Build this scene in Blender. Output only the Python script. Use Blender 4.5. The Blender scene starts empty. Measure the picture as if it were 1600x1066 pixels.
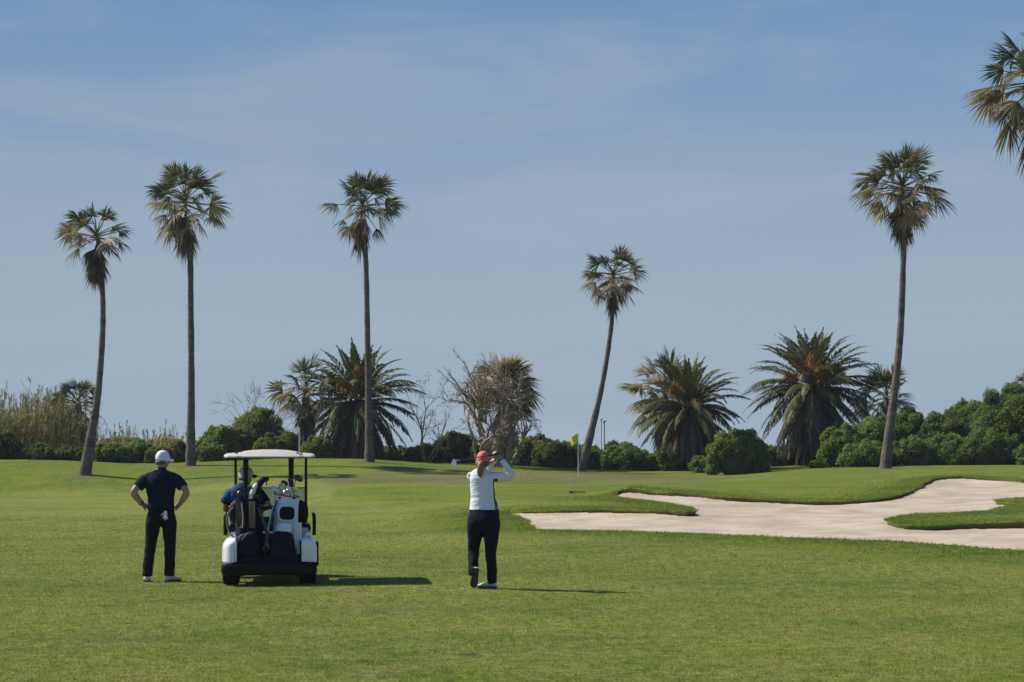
import bpy, bmesh, math, random
import numpy as np
from mathutils import Vector, Matrix, geometry
from mathutils import noise as mnoise
R = math.radians
SC = bpy.context.scene
COL = SC.collection
FPX, CAMH, HZ = 3111.1, 1.65, 712.0

# ------------------------------------------------------------------ camera
cam_data = bpy.data.cameras.new("camera")
cam = bpy.data.objects.new("camera", cam_data)
COL.objects.link(cam)
cam.location = (0, 0, CAMH)
cam.rotation_euler = (R(90), 0, 0)
cam_data.sensor_width = 36
cam_data.lens = 70
cam_data.shift_y = 179.0 / 1600
cam_data.clip_start = 0.1
cam_data.clip_end = 9000
SC.camera = cam

# ------------------------------------------------------------------ light
SUN_DIR = Vector((-1.62, 0.46, 1.72)).normalized()      # towards the sun: left, a little beyond the players
SUN_EL = math.asin(SUN_DIR.z)
SUN_AZ = math.atan2(SUN_DIR.x, SUN_DIR.y)
sun_d = bpy.data.lights.new("sun", 'SUN')
sun_d.energy = 4.0
sun_d.angle = R(0.5)
sun_d.color = (1.0, 0.94, 0.84)
sun = bpy.data.objects.new("sun", sun_d)
COL.objects.link(sun)
sun.location = (-40, 10, 60)
sun.rotation_euler = SUN_DIR.to_track_quat('Z', 'Y').to_euler()

world = bpy.data.worlds.new("World")
SC.world = world
world.use_nodes = True
wn, wl = world.node_tree.nodes, world.node_tree.links
wn.clear()
w_out = wn.new('ShaderNodeOutputWorld')
w_bg = wn.new('ShaderNodeBackground')
w_bg.inputs['Strength'].default_value = 0.065
w_sky = wn.new('ShaderNodeTexSky')
w_sky.sky_type = 'NISHITA'
w_sky.sun_disc = False
w_sky.sun_elevation = SUN_EL
w_sky.sun_rotation = SUN_AZ
w_sky.air_density = 1.0
w_sky.dust_density = 0.8
w_sky.ozone_density = 2.0
w_tc = wn.new('ShaderNodeTexCoord')
w_sep = wn.new('ShaderNodeSeparateXYZ')
wl.new(w_tc.outputs['Generated'], w_sep.inputs[0])
# low, hazy band of the sky above the sea, deeper blue higher up
w_ramp = wn.new('ShaderNodeValToRGB')
e = w_ramp.color_ramp.elements
SKY_STOPS = [(0.0, (2.05, 2.70, 3.40)), (0.06, (2.38, 2.98, 3.56)), (0.12, (2.10, 2.80, 3.70)),
             (0.17, (1.52, 2.42, 3.65)), (0.225, (1.12, 2.10, 3.52)), (0.45, (0.8, 1.7, 3.3))]
SKY_MAX = 9.0
e[0].position, e[1].position = 0.0, 1.0
for i, (p, c) in enumerate(SKY_STOPS):
    el = e[i] if i < 1 else e.new(p)
    el.position = p
    el.color = (c[0] * 1.46 / SKY_MAX, c[1] * 1.46 / SKY_MAX, c[2] * 1.46 / SKY_MAX, 1)
e[len(e) - 1].color = (0.18, 0.38, 0.76, 1)
wl.new(w_sep.outputs['Z'], w_ramp.inputs['Fac'])
w_mul = wn.new('ShaderNodeVectorMath'); w_mul.operation = 'SCALE'
w_mul.inputs['Scale'].default_value = SKY_MAX
wl.new(w_ramp.outputs['Color'], w_mul.inputs[0])
# thin cirrus veils
w_map = wn.new('ShaderNodeMapping')
w_map.inputs['Scale'].default_value = (2.2, 2.2, 11.0)
w_map.inputs['Rotation'].default_value = (0.0, R(6), 0.0)
wl.new(w_tc.outputs['Generated'], w_map.inputs['Vector'])
w_n = wn.new('ShaderNodeTexNoise')
w_n.inputs['Scale'].default_value = 2.3
w_n.inputs['Detail'].default_value = 6
w_n.inputs['Roughness'].default_value = 0.55
w_n.inputs['Distortion'].default_value = 0.6
wl.new(w_map.outputs['Vector'], w_n.inputs['Vector'])
w_cr = wn.new('ShaderNodeMapRange')
w_cr.inputs['From Min'].default_value = 0.42
w_cr.inputs['From Max'].default_value = 0.72
w_cr.inputs['To Max'].default_value = 0.54
w_cr.interpolation_type = 'SMOOTHSTEP'
wl.new(w_n.outputs['Fac'], w_cr.inputs['Value'])
w_cm = wn.new('ShaderNodeMix'); w_cm.data_type = 'RGBA'
w_cm.inputs['B'].default_value = (3.70, 4.47, 5.42, 1)
wl.new(w_cr.outputs['Result'], w_cm.inputs['Factor'])
wl.new(w_mul.outputs['Vector'], w_cm.inputs['A'])
# above the band the physical sky takes over
w_hi = wn.new('ShaderNodeMapRange')
w_hi.inputs['From Min'].default_value = 0.28
w_hi.inputs['From Max'].default_value = 0.55
w_hi.interpolation_type = 'SMOOTHSTEP'
wl.new(w_sep.outputs['Z'], w_hi.inputs['Value'])
w_mix = wn.new('ShaderNodeMix'); w_mix.data_type = 'RGBA'
wl.new(w_hi.outputs['Result'], w_mix.inputs['Factor'])
wl.new(w_cm.outputs['Result'], w_mix.inputs['A'])
w_tint = wn.new('ShaderNodeMix'); w_tint.data_type = 'RGBA'; w_tint.blend_type = 'MULTIPLY'
w_tint.inputs['Factor'].default_value = 1.0
w_tint.inputs['B'].default_value = (0.55, 0.92, 1.60, 1)
wl.new(w_sky.outputs['Color'], w_tint.inputs['A'])
wl.new(w_tint.outputs['Result'], w_mix.inputs['B'])
wl.new(w_mix.outputs['Result'], w_bg.inputs['Color'])
wl.new(w_bg.outputs[0], w_out.inputs[0])

SC.view_settings.view_transform = 'Standard'
SC.view_settings.look = 'None'
SC.view_settings.exposure = 0.58
SC.view_settings.gamma = 1.0
SC.view_settings.use_curve_mapping = False

# ------------------------------------------------------------------ helpers
def P(px, py, Y):
    """world point for a spot seen at (px, py) of the photo, Y metres away"""
    return Vector(((px - 800) * Y / FPX, Y, CAMH + (HZ - py) * Y / FPX))

def tag(o, label=None, cat=None, group=None, kind=None):
    if label: o['label'] = label
    if cat: o['category'] = cat
    if group: o['group'] = group
    if kind: o['kind'] = kind
    return o

def empty(name, loc, rz=0.0):
    o = bpy.data.objects.new(name, None)
    o.empty_display_size = 0.2
    o.location = loc
    o.rotation_euler = (0, 0, rz)
    COL.objects.link(o)
    return o

def link(name, me, mat, parent=None):
    if mat is not None:
        for m in (mat if isinstance(mat, (list, tuple)) else [mat]):
            me.materials.append(m)
    o = bpy.data.objects.new(name, me)
    COL.objects.link(o)
    if parent is not None: o.parent = parent
    return o

def np_mesh(name, V, F, mat, parent=None, tint=None, smooth=False):
    """V (n,3), F (m,k) with one k for all faces; tint (n,3) per vertex"""
    V = np.asarray(V, dtype=np.float32); F = np.asarray(F, dtype=np.int32)
    me = bpy.data.meshes.new(name)
    n, (m, k) = len(V), F.shape
    me.vertices.add(n); me.vertices.foreach_set('co', V.ravel())
    me.loops.add(m * k); me.loops.foreach_set('vertex_index', F.ravel())
    me.polygons.add(m)
    me.polygons.foreach_set('loop_start', np.arange(0, m * k, k, dtype=np.int32))
    me.polygons.foreach_set('loop_total', np.full(m, k, dtype=np.int32))
    if smooth: me.polygons.foreach_set('use_smooth', np.ones(m, dtype=bool))
    me.update(calc_edges=True)
    if tint is not None:
        a = me.attributes.new('tint', 'FLOAT_COLOR', 'POINT')
        c = np.ones((n, 4), dtype=np.float32); c[:, :3] = tint
        a.data.foreach_set('color', c.ravel())
    return link(name, me, mat, parent)

def frame(t, ref=None):
    t = t.normalized()
    if ref is None:
        ref = Vector((1, 0, 0)) if abs(t.x) < 0.85 else Vector((0, 1, 0))
    a = (ref - t * ref.dot(t))
    if a.length < 1e-5:
        a = t.orthogonal()
    a.normalize()
    return a, t.cross(a).normalized()

def spline(pts, sub=4):
    """Catmull-Rom through rows of numbers"""
    A = np.array(pts, dtype=float)
    if len(A) < 3 or sub < 2: return A
    out = []
    n = len(A)
    for i in range(n - 1):
        p0 = A[max(i - 1, 0)]; p1 = A[i]; p2 = A[i + 1]; p3 = A[min(i + 2, n - 1)]
        for s in range(sub):
            t = s / sub
            out.append(0.5 * ((2 * p1) + (p2 - p0) * t + (2 * p0 - 5 * p1 + 4 * p2 - p3) * t * t + (3 * p1 - p0 - 3 * p2 + p3) * t ** 3))
    out.append(A[-1])
    return np.array(out)

class MB:
    """collects shapes, builds ONE mesh object"""
    def __init__(self):
        self.v, self.f = [], []
    def add(self, V, F):
        b = len(self.v)
        self.v.extend([tuple(p) for p in V])
        self.f.extend([tuple(i + b for i in q) for q in F])
        return self
    def ring_loft(self, rings, cap=True, closed=True):
        n = len(rings[0]); V = [p for r in rings for p in r]; F = []
        for i in range(len(rings) - 1):
            for j in range(n if closed else n - 1):
                k = (j + 1) % n
                F.append((i * n + j, i * n + k, (i + 1) * n + k, (i + 1) * n + j))
        if cap:
            F.append(tuple(range(n - 1, -1, -1)))
            F.append(tuple((len(rings) - 1) * n + j for j in range(n)))
        return self.add(V, F)
    def tube(self, pts, n=10, sub=1, ref=None, round_ends=False):
        """pts rows (x,y,z,rx[,ry])"""
        pts = [tuple(p) + ((p[3],) if len(p) == 4 else ()) for p in pts]
        A = spline(pts, sub)
        if round_ends:
            def endcap(p, q):
                d = Vector(p[:3]) - Vector(q[:3])
                d.normalize()
                r = min(p[3], p[4]); out = []
                for a in (0.5, 0.85, 0.98):
                    c = Vector(p[:3]) + d * r * a
                    s = math.sqrt(max(1 - a * a, 0))
                    out.append([c.x, c.y, c.z, p[3] * s, p[4] * s])
                return out
            e0 = endcap(A[0], A[1])[::-1]; e1 = endcap(A[-1], A[-2])
            A = np.array(e0 + [list(a) for a in A] + e1)
        rings = []
        m = len(A)
        for i in range(m):
            p = Vector(A[i][:3])
            t = Vector(A[min(i + 1, m - 1)][:3]) - Vector(A[max(i - 1, 0)][:3])
            if t.length < 1e-7: t = Vector((0, 0, 1))
            a, b = frame(t, ref)
            rings.append([p + a * (A[i][3] * math.cos(2 * math.pi * j / n)) + b * (A[i][4] * math.sin(2 * math.pi * j / n)) for j in range(n)])
        return self.ring_loft(rings)
    def box(self, c, s, rot=None, bevel=0.0, seg=2):
        bm = bmesh.new()
        bmesh.ops.create_cube(bm, size=1.0)
        for v in bm.verts: v.co = Vector((v.co.x * s[0], v.co.y * s[1], v.co.z * s[2]))
        if bevel > 0:
            bmesh.ops.bevel(bm, geom=bm.edges[:], offset=bevel, segments=seg, affect='EDGES', profile=0.5)
        M = rot if rot is not None else Matrix.Identity(3)
        bm.verts.index_update()
        self.add([M @ v.co + Vector(c) for v in bm.verts], [[v.index for v in f.verts] for f in bm.faces])
        bm.free()
        return self
    def ell(self, c, r, rot=None, nu=16, nv=10):
        M = rot if rot is not None else Matrix.Identity(3)
        V, F = [], []
        for i in range(1, nv):
            th = math.pi * i / nv
            for j in range(nu):
                ph = 2 * math.pi * j / nu
                V.append(M @ Vector((r[0] * math.sin(th) * math.cos(ph), r[1] * math.sin(th) * math.sin(ph), r[2] * math.cos(th))) + Vector(c))
        for i in range(nv - 2):
            for j in range(nu):
                k = (j + 1) % nu
                F.append((i * nu + j, (i + 1) * nu + j, (i + 1) * nu + k, i * nu + k))
        top = len(V); V.append(M @ Vector((0, 0, r[2])) + Vector(c)); V.append(M @ Vector((0, 0, -r[2])) + Vector(c))
        for j in range(nu):
            k = (j + 1) % nu
            F.append((top, j, k)); F.append((top + 1, (nv - 2) * nu + k, (nv - 2) * nu + j))
        return self.add(V, F)
    def lathe(self, prof, c, axis='Z', n=24):
        """prof rows (r, h) along the axis"""
        rings = []
        for r, h in prof:
            ring = []
            for j in range(n):
                a = 2 * math.pi * j / n
                q = (r * math.cos(a), r * math.sin(a), h)
                if axis == 'X': q = (h, q[0], q[1])
                if axis == 'Y': q = (q[1], h, q[0])
                ring.append(Vector(q) + Vector(c))
            rings.append(ring)
        return self.ring_loft(rings)
    def build(self, name, mat, parent=None, smooth=True, angle=40):
        me = bpy.data.meshes.new(name)
        me.from_pydata([tuple(p) for p in self.v], [], self.f)
        bm = bmesh.new(); bm.from_mesh(me)
        bmesh.ops.recalc_face_normals(bm, faces=bm.faces[:])
        bm.to_mesh(me); bm.free()
        if smooth:
            me.polygons.foreach_set('use_smooth', np.ones(len(me.polygons), dtype=bool))
            me.set_sharp_from_angle(angle=R(angle))
        me.update()
        return link(name, me, mat, parent)
    def fuse(self, name, mat, parent=None, voxel=0.007, smooth=6, fold=0.0):
        """one continuous surface out of the overlapping pieces"""
        me = bpy.data.meshes.new(name)
        me.from_pydata([tuple(p) for p in self.v], [], self.f)
        bm = bmesh.new(); bm.from_mesh(me)
        bmesh.ops.recalc_face_normals(bm, faces=bm.faces[:])
        bm.to_mesh(me); bm.free()
        tmp = bpy.data.objects.new('tmp_fuse', me); COL.objects.link(tmp)
        rm = tmp.modifiers.new('r', 'REMESH'); rm.mode = 'VOXEL'; rm.voxel_size = voxel
        sm = tmp.modifiers.new('s', 'SMOOTH'); sm.factor = 0.5; sm.iterations = smooth
        bpy.context.view_layer.update()
        dg = bpy.context.evaluated_depsgraph_get()
        out = bpy.data.meshes.new_from_object(tmp.evaluated_get(dg))
        bpy.data.objects.remove(tmp); bpy.data.meshes.remove(me)
        out.name = name
        out.polygons.foreach_set('use_smooth', np.ones(len(out.polygons), dtype=bool))
        out.materials.clear()
        if fold:
            n_ = len(out.vertices); co = np.empty(n_ * 3); no = np.empty(n_ * 3)
            out.vertices.foreach_get('co', co); out.vertices.foreach_get('normal', no)
            co = co.reshape(-1, 3); no = no.reshape(-1, 3)
            h = np.array([mnoise.noise((p[0] * 7 + p[2] * 3, p[1] * 7, p[2] * 11)) + .5 * mnoise.noise((p[0] * 15 - p[2] * 9, p[1] * 15, p[2] * 22)) for p in co])
            out.vertices.foreach_set('co', (co + no * (h * fold)[:, None]).ravel()); out.update()
        return link(name, out, mat, parent)

# ------------------------------------------------------------------ materials
def new_mat(name):
    m = bpy.data.materials.new(name); m.use_nodes = True
    nt = m.node_tree
    return m, nt.nodes, nt.links, nt.nodes['Principled BSDF']

def pm(name, col, rough=0.5, metal=0.0, var=0.0, vscale=8.0, bump=0.0, bscale=60.0, coat=0.0, spec=0.5, stretch=None):
    m, n, l, b = new_mat(name)
    b.inputs['Roughness'].default_value = rough
    b.inputs['Metallic'].default_value = metal
    b.inputs['Coat Weight'].default_value = coat
    b.inputs['Specular IOR Level'].default_value = spec
    b.inputs['Base Color'].default_value = (*col, 1)
    tc = n.new('ShaderNodeTexCoord')
    mp = n.new('ShaderNodeMapping'); l.new(tc.outputs['Object'], mp.inputs[0])
    if stretch: mp.inputs['Scale'].default_value = stretch
    if var > 0:
        nz = n.new('ShaderNodeTexNoise'); nz.inputs['Scale'].default_value = vscale; nz.inputs['Detail'].default_value = 5
        l.new(mp.outputs[0], nz.inputs['Vector'])
        mr = n.new('ShaderNodeMapRange'); mr.inputs['From Min'].default_value = 0.3; mr.inputs['From Max'].default_value = 0.7
        mr.inputs['To Min'].default_value = 1 - var; mr.inputs['To Max'].default_value = 1 + var
        l.new(nz.outputs['Fac'], mr.inputs['Value'])
        sc = n.new('ShaderNodeVectorMath'); sc.operation = 'SCALE'; sc.inputs[0].default_value = col
        l.new(mr.outputs['Result'], sc.inputs['Scale']); l.new(sc.outputs[0], b.inputs['Base Color'])
    if bump > 0:
        nb = n.new('ShaderNodeTexNoise'); nb.inputs['Scale'].default_value = bscale; nb.inputs['Detail'].default_value = 4
        l.new(mp.outputs[0], nb.inputs['Vector'])
        bp = n.new('ShaderNodeBump'); bp.inputs['Strength'].default_value = min(bump, 1.0); bp.inputs['Distance'].default_value = 0.02 * max(1, bump)
        l.new(nb.outputs['Fac'], bp.inputs['Height']); l.new(bp.outputs[0], b.inputs['Normal'])
    return m

def leaf_mat(name, trans=0.25, rough=0.45, spec=0.4):
    m, n, l, b = new_mat(name)
    at = n.new('ShaderNodeAttribute'); at.attribute_name = 'tint'
    b.inputs['Roughness'].default_value = rough
    b.inputs['Specular IOR Level'].default_value = spec
    l.new(at.outputs['Color'], b.inputs['Base Color'])
    tr = n.new('ShaderNodeBsdfTranslucent')
    hs = n.new('ShaderNodeMix'); hs.data_type = 'RGBA'; hs.blend_type = 'MULTIPLY'; hs.inputs['Factor'].default_value = 1
    hs.inputs['B'].default_value = (1.25, 1.35, 0.6, 1)
    l.new(at.outputs['Color'], hs.inputs['A']); l.new(hs.outputs['Result'], tr.inputs['Color'])
    mx = n.new('ShaderNodeMixShader'); mx.inputs[0].default_value = trans
    l.new(b.outputs[0], mx.inputs[1]); l.new(tr.outputs[0], mx.inputs[2])
    l.new(mx.outputs[0], n['Material Output'].inputs['Surface'])
    return m

def tint_mat(name, rough=0.85, bump=0.0, bscale=30.0):
    m, n, l, b = new_mat(name)
    at = n.new('ShaderNodeAttribute'); at.attribute_name = 'tint'
    b.inputs['Roughness'].default_value = rough; b.inputs['Specular IOR Level'].default_value = 0.2
    l.new(at.outputs['Color'], b.inputs['Base Color'])
    return m

def noise_node(n, l, vec, scale, detail=4, rough=0.5):
    z = n.new('ShaderNodeTexNoise'); z.inputs['Scale'].default_value = scale
    z.inputs['Detail'].default_value = detail; z.inputs['Roughness'].default_value = rough
    l.new(vec, z.inputs['Vector']); return z.outputs['Fac']

def mixc(n, l, fac, a, b, blend='MIX'):
    x = n.new('ShaderNodeMix'); x.data_type = 'RGBA'; x.blend_type = blend
    for s, v in (('Factor', fac), ('A', a), ('B', b)):
        if hasattr(v, 'is_output'): l.new(v, x.inputs[s])
        elif s == 'Factor': x.inputs[s].default_value = v
        else: x.inputs[s].default_value = (*v, 1)
    return x.outputs['Result']

def mrange(n, l, v, a, b, c=0.0, d=1.0, smooth=True):
    x = n.new('ShaderNodeMapRange'); l.new(v, x.inputs['Value'])
    x.inputs['From Min'].default_value = a; x.inputs['From Max'].default_value = b
    x.inputs['To Min'].default_value = c; x.inputs['To Max'].default_value = d
    if smooth: x.interpolation_type = 'SMOOTHSTEP'
    return x.outputs['Result']

FAIR_A, FAIR_B = (0.162, 0.194, 0.034), (0.108, 0.148, 0.025)
FAIR_Y = (0.215, 0.208, 0.062)
ROUGH_A, ROUGH_B = (0.124, 0.160, 0.030), (0.090, 0.124, 0.022)
GREEN_A, GREEN_B = (0.150, 0.145, 0.050), (0.115, 0.125, 0.038)

def grass_colour(n, l):
    """the lawn's own colours, shared by the ground and the blades that grow on it"""
    geo = n.new('ShaderNodeNewGeometry'); vec = geo.outputs['Position']
    zone = n.new('ShaderNodeAttribute'); zone.attribute_name = 'zone'
    sp = n.new('ShaderNodeSeparateColor'); l.new(zone.outputs['Color'], sp.inputs[0])
    n1 = mrange(n, l, noise_node(n, l, vec, 0.22, 3), 0.35, 0.65)
    n2 = mrange(n, l, noise_node(n, l, vec, 1.3, 5, 0.6), 0.35, 0.68)
    n3 = mrange(n, l, noise_node(n, l, vec, 7.0, 4, 0.65), 0.30, 0.72)
    fair = mixc(n, l, n1, FAIR_A, FAIR_B)
    y = n.new('ShaderNodeMath'); y.operation = 'MULTIPLY'; l.new(n2, y.inputs[0]); y.inputs[1].default_value = 0.65
    fair = mixc(n, l, y.outputs[0], fair, FAIR_Y)
    n5 = mrange(n, l, noise_node(n, l, vec, 0.45, 4, 0.6), 0.38, 0.62)
    rough = mixc(n, l, n2, ROUGH_A, ROUGH_B)
    rough = mixc(n, l, n5, rough, (0.142, 0.168, 0.022))
    green = mixc(n, l, n1, GREEN_A, GREEN_B)
    c = mixc(n, l, sp.outputs[0], fair, rough)
    c = mixc(n, l, sp.outputs[1], c, green)
    tuft = mrange(n, l, noise_node(n, l, vec, 4.2, 3, 0.6), 0.60, 0.70, 0, .45)
    c = mixc(n, l, tuft, c, (0.060, 0.098, 0.014))
    worn = mrange(n, l, noise_node(n, l, vec, 0.31, 5, 0.65), 0.55, 0.68, 0, .38)
    c = mixc(n, l, worn, c, (0.190, 0.176, 0.062))
    divot = mrange(n, l, noise_node(n, l, vec, 1.9, 1.5, 0.5), 0.71, 0.75, 0, .8)
    c = mixc(n, l, divot, c, (0.085, 0.078, 0.034))
    k = mrange(n, l, n3, 0, 1, 0.72, 1.28, False)
    v = n.new('ShaderNodeVectorMath'); v.operation = 'SCALE'; l.new(c, v.inputs[0]); l.new(k, v.inputs['Scale'])
    return v.outputs[0], vec, sp

def make_ground_mat():
    m, n, l, b = new_mat('lawn')
    c, vec, sp = grass_colour(n, l)
    fine = mrange(n, l, noise_node(n, l, vec, 38.0, 3, 0.7), 0.3, 0.7, 0.72, 1.28, False)
    v = n.new('ShaderNodeVectorMath'); v.operation = 'SCALE'; l.new(c, v.inputs[0]); l.new(fine, v.inputs['Scale'])
    # worn, straw coloured patches and small divots
    dv = mrange(n, l, noise_node(n, l, vec, 2.6, 2, 0.5), 0.72, 0.80, 0, 0.5)
    c2 = mixc(n, l, dv, v.outputs[0], (0.10, 0.085, 0.040))
    c2 = mixc(n, l, sp.outputs[2], c2, (0.120, 0.088, 0.052))
    l.new(c2, b.inputs['Base Color'])
    b.inputs['Roughness'].default_value = 0.95; b.inputs['Specular IOR Level'].default_value = 0.03
    bp = n.new('ShaderNodeBump'); bp.inputs['Strength'].default_value = 0.6; bp.inputs['Distance'].default_value = 0.05
    l.new(noise_node(n, l, vec, 14.0, 6, 0.75), bp.inputs['Height'])
    l.new(bp.outputs[0], b.inputs['Normal'])
    return m

def make_blade_mat():
    m, n, l, b = new_mat('grass_blade')
    c, vec, sp = grass_colour(n, l)
    at = n.new('ShaderNodeAttribute'); at.attribute_name = 'tint'
    c = mixc(n, l, 1.0, c, at.outputs['Color'], 'MULTIPLY')
    l.new(c, b.inputs['Base Color'])
    b.inputs['Roughness'].default_value = 0.7; b.inputs['Specular IOR Level'].default_value = 0.08
    tr = n.new('ShaderNodeBsdfTranslucent'); l.new(c, tr.inputs['Color'])
    mx = n.new('ShaderNodeMixShader'); mx.inputs[0].default_value = 0.3
    l.new(b.outputs[0], mx.inputs[1]); l.new(tr.outputs[0], mx.inputs[2])
    l.new(mx.outputs[0], n['Material Output'].inputs['Surface'])
    return m

def make_sand_mat():
    m, n, l, b = new_mat('sand')
    geo = n.new('ShaderNodeNewGeometry'); vec = geo.outputs['Position']
    c = mixc(n, l, mrange(n, l, noise_node(n, l, vec, 0.7, 5, 0.6), 0.35, 0.65), (0.490, 0.408, 0.290), (0.375, 0.305, 0.210))
    f = mrange(n, l, noise_node(n, l, vec, 9.0, 6, 0.75), 0.3, 0.7, 0.90, 1.08, False)
    v = n.new('ShaderNodeVectorMath'); v.operation = 'SCALE'; l.new(c, v.inputs[0]); l.new(f, v.inputs['Scale'])
    spot = mrange(n, l, noise_node(n, l, vec, 5.5, 2, 0.5), 0.66, 0.74, 0, .35)
    cs = mixc(n, l, spot, v.outputs[0], (0.27, 0.215, 0.145))
    l.new(cs, b.inputs['Base Color'])
    b.inputs['Roughness'].default_value = 0.95; b.inputs['Specular IOR Level'].default_value = 0.1
    mp = n.new('ShaderNodeMapping'); l.new(vec, mp.inputs[0]); mp.inputs['Scale'].default_value = (1.0, 4.0, 1.0); mp.inputs['Rotation'].default_value = (0, 0, R(12))
    bp = n.new('ShaderNodeBump'); bp.inputs['Strength'].default_value = 0.55; bp.inputs['Distance'].default_value = 0.05
    l.new(noise_node(n, l, mp.outputs[0], 3.0, 6, 0.65), bp.inputs['Height']); l.new(bp.outputs[0], b.inputs['Normal'])
    return m

def make_trunk_mat(name, c1, c2, ring=5.0):
    m, n, l, b = new_mat(name)
    tc = n.new('ShaderNodeTexCoord'); vec = tc.outputs['Object']
    mp = n.new('ShaderNodeMapping'); l.new(vec, mp.inputs[0]); mp.inputs['Scale'].default_value = (6, 6, 1.2)
    a = mrange(n, l, noise_node(n, l, mp.outputs[0], 1.6, 6, 0.7), 0.3, 0.7)
    mp2 = n.new('ShaderNodeMapping'); l.new(vec, mp2.inputs[0]); mp2.inputs['Scale'].default_value = (0.8, 0.8, ring)
    r = noise_node(n, l, mp2.outputs[0], 1.0, 3, 0.6)
    c = mixc(n, l, a, c1, c2)
    k = mrange(n, l, r, 0.3, 0.7, 0.58, 1.3, False)
    v = n.new('ShaderNodeVectorMath'); v.operation = 'SCALE'; l.new(c, v.inputs[0]); l.new(k, v.inputs['Scale'])
    l.new(v.outputs[0], b.inputs['Base Color'])
    b.inputs['Roughness'].default_value = 0.9; b.inputs['Specular IOR Level'].default_value = 0.15
    bp = n.new('ShaderNodeBump'); bp.inputs['Strength'].default_value = 0.8; bp.inputs['Distance'].default_value = 0.04
    l.new(r, bp.inputs['Height']); l.new(bp.outputs[0], b.inputs['Normal'])
    return m

M_LAWN, M_BLADE, M_SAND = make_ground_mat(), make_blade_mat(), make_sand_mat()
M_TRUNK = make_trunk_mat('palm_trunk', (0.160, 0.134, 0.112), (0.098, 0.080, 0.067))
M_DATE_TRUNK = make_trunk_mat('date_trunk', (0.060, 0.045, 0.034), (0.030, 0.024, 0.019), 8)
M_BARK = make_trunk_mat('bare_bark', (0.340, 0.270, 0.190), (0.220, 0.170, 0.118), 4)
M_PALM_LEAF = leaf_mat('palm_leaf', 0.2, 0.55, 0.14)
M_BUSH_LEAF = leaf_mat('bush_leaf', 0.42, 0.6, 0.12)
M_REED = leaf_mat('reed_leaf', 0.4, 0.7, 0.1)
M_BUSH_CORE = pm('bush_core', (0.030, 0.042, 0.014), 0.9, var=0.3, vscale=5)

rng = np.random.default_rng(11)
random.seed(11)

# ------------------------------------------------------------------ terrain
NEAR = [(781,800.5,54.3),(796,803,52.5),(812,809,50),(822,816,47.5),(829,824,45),(840,827,44.1),(880,828,43.8),(940,829,43.4),(1000,830.5,42.9),(1100,834,41.6),
        (1200,838,40.3),(1300,842.5,38.9),(1400,848,37.3),(1500,854.5,35.7),(1600,861,34.2),(1740,868,32.7)]
RIGHT_TONGUE = [(1740,820,44.5),(1600,816,46),(1520,818.5,46),(1450,821,45.5),(1410,819,45.5),(1394,814.5,46.3),(1390,810,47.5),(1403,807,48.5),(1425,804,49.3),(1500,800,51),(1550,796.5,52.3),
        (1562,793,54),(1592,787,55.6),(1570,784.5,57),(1557,782,58),(1600,777.5,60),(1622,775,61.5)]
FAR = [(1628,757,67),(1618,752,70),(1600,750,71),(1540,746.5,72.5),(1500,745,73),(1465,747,72.5),(1445,752,70.5),(1425,764,66),(1400,774,63.2),(1350,781,60.8),(1270,783,60.2),(1200,780.5,60.6),(1150,777,61),(1095,772,62),(1050,768,62.8),
       (1010,765,63.5),(985,763,64),(965,766,64.2),(956,772,62.8)]
LEFT_TONGUE = [(975,778,60.6),(1020,783,58.5),(1060,788,56.3),(1078,793,54.3),(1083,797,52.6),(1074,799,51.6),(1050,797.5,52),(1000,796,52.6),(940,795.5,53.2),(870,796.5,53.8),(815,798,54.6),(790,799,55)]
LOOP = NEAR + RIGHT_TONGUE + FAR + LEFT_TONGUE

CTRL = []
for px in (-300, 0, 400, 800, 1200, 1600, 1900):
    for Y in (10, 15, 21, 28): CTRL.append((px, Y, 0.0))
def zc(px, py, Y): CTRL.append((px, Y, CAMH + (HZ - py) * Y / FPX))
for px in (-300, 0, 130):
    for Y, z in ((36, 0), (45, 0), (56, 0), (68, 0), (80, 0), (85, .05)): CTRL.append((px, Y, z))
for px in (-300, 0): zc(px, 741, 92); zc(px, 718, 100)
zc(132, 742, 91); zc(132, 721, 100)
for Y, z in ((36, 0), (45, 0), (56, 0), (68, 0), (80, 0)): CTRL.append((270, Y, z))
zc(250, 762, 87.5); zc(298, 728, 95); zc(250, 727, 97); zc(250, 724, 101)
for Y, z in ((36, 0), (45, 0), (56, 0), (66, 0), (76, .04)): CTRL.append((440, Y, z))
zc(440, 755, 84); zc(440, 741, 90); zc(440, 717, 98)
for Y, z in ((36, 0), (45, 0), (55, 0)): CTRL.append((577, Y, z))
zc(577, 783, 66); zc(577, 763, 74); zc(577, 755, 81); zc(577, 744, 88); zc(577, 722, 96); zc(577, 718, 99)
for Y, z in ((36, 0), (45, .0)): CTRL.append((700, Y, z))
zc(700, 795, 56); zc(700, 780, 64); zc(700, 765, 72); zc(700, 755, 80); zc(700, 741, 90); zc(700, 728, 97)
zc(790, 790, 58); zc(850, 783, 60); zc(850, 765, 68); zc(850, 756, 78); zc(850, 739, 90); zc(850, 735, 97)
zc(930, 786, 57); zc(1000, 790, 55.5)
CTRL.append((790, 36, 0)); CTRL.append((760, 47, .02))
zc(940, 772, 66); zc(1000, 757, 73); zc(1000, 747, 84); zc(1000, 741, 92); zc(1000, 738, 99)
zc(1150, 762, 69); zc(1150, 751, 80); zc(1150, 743, 90); zc(1150, 741, 97)
zc(1270, 768, 66); zc(1270, 750, 76); zc(1270, 739, 84); zc(1270, 733, 92)
zc(1383, 764, 67); zc(1383, 748, 75); zc(1383, 739, 82); zc(1383, 733, 88); zc(1383, 730, 95)
zc(1450, 741, 77); zc(1450, 732, 85); zc(1450, 729, 93)
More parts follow.
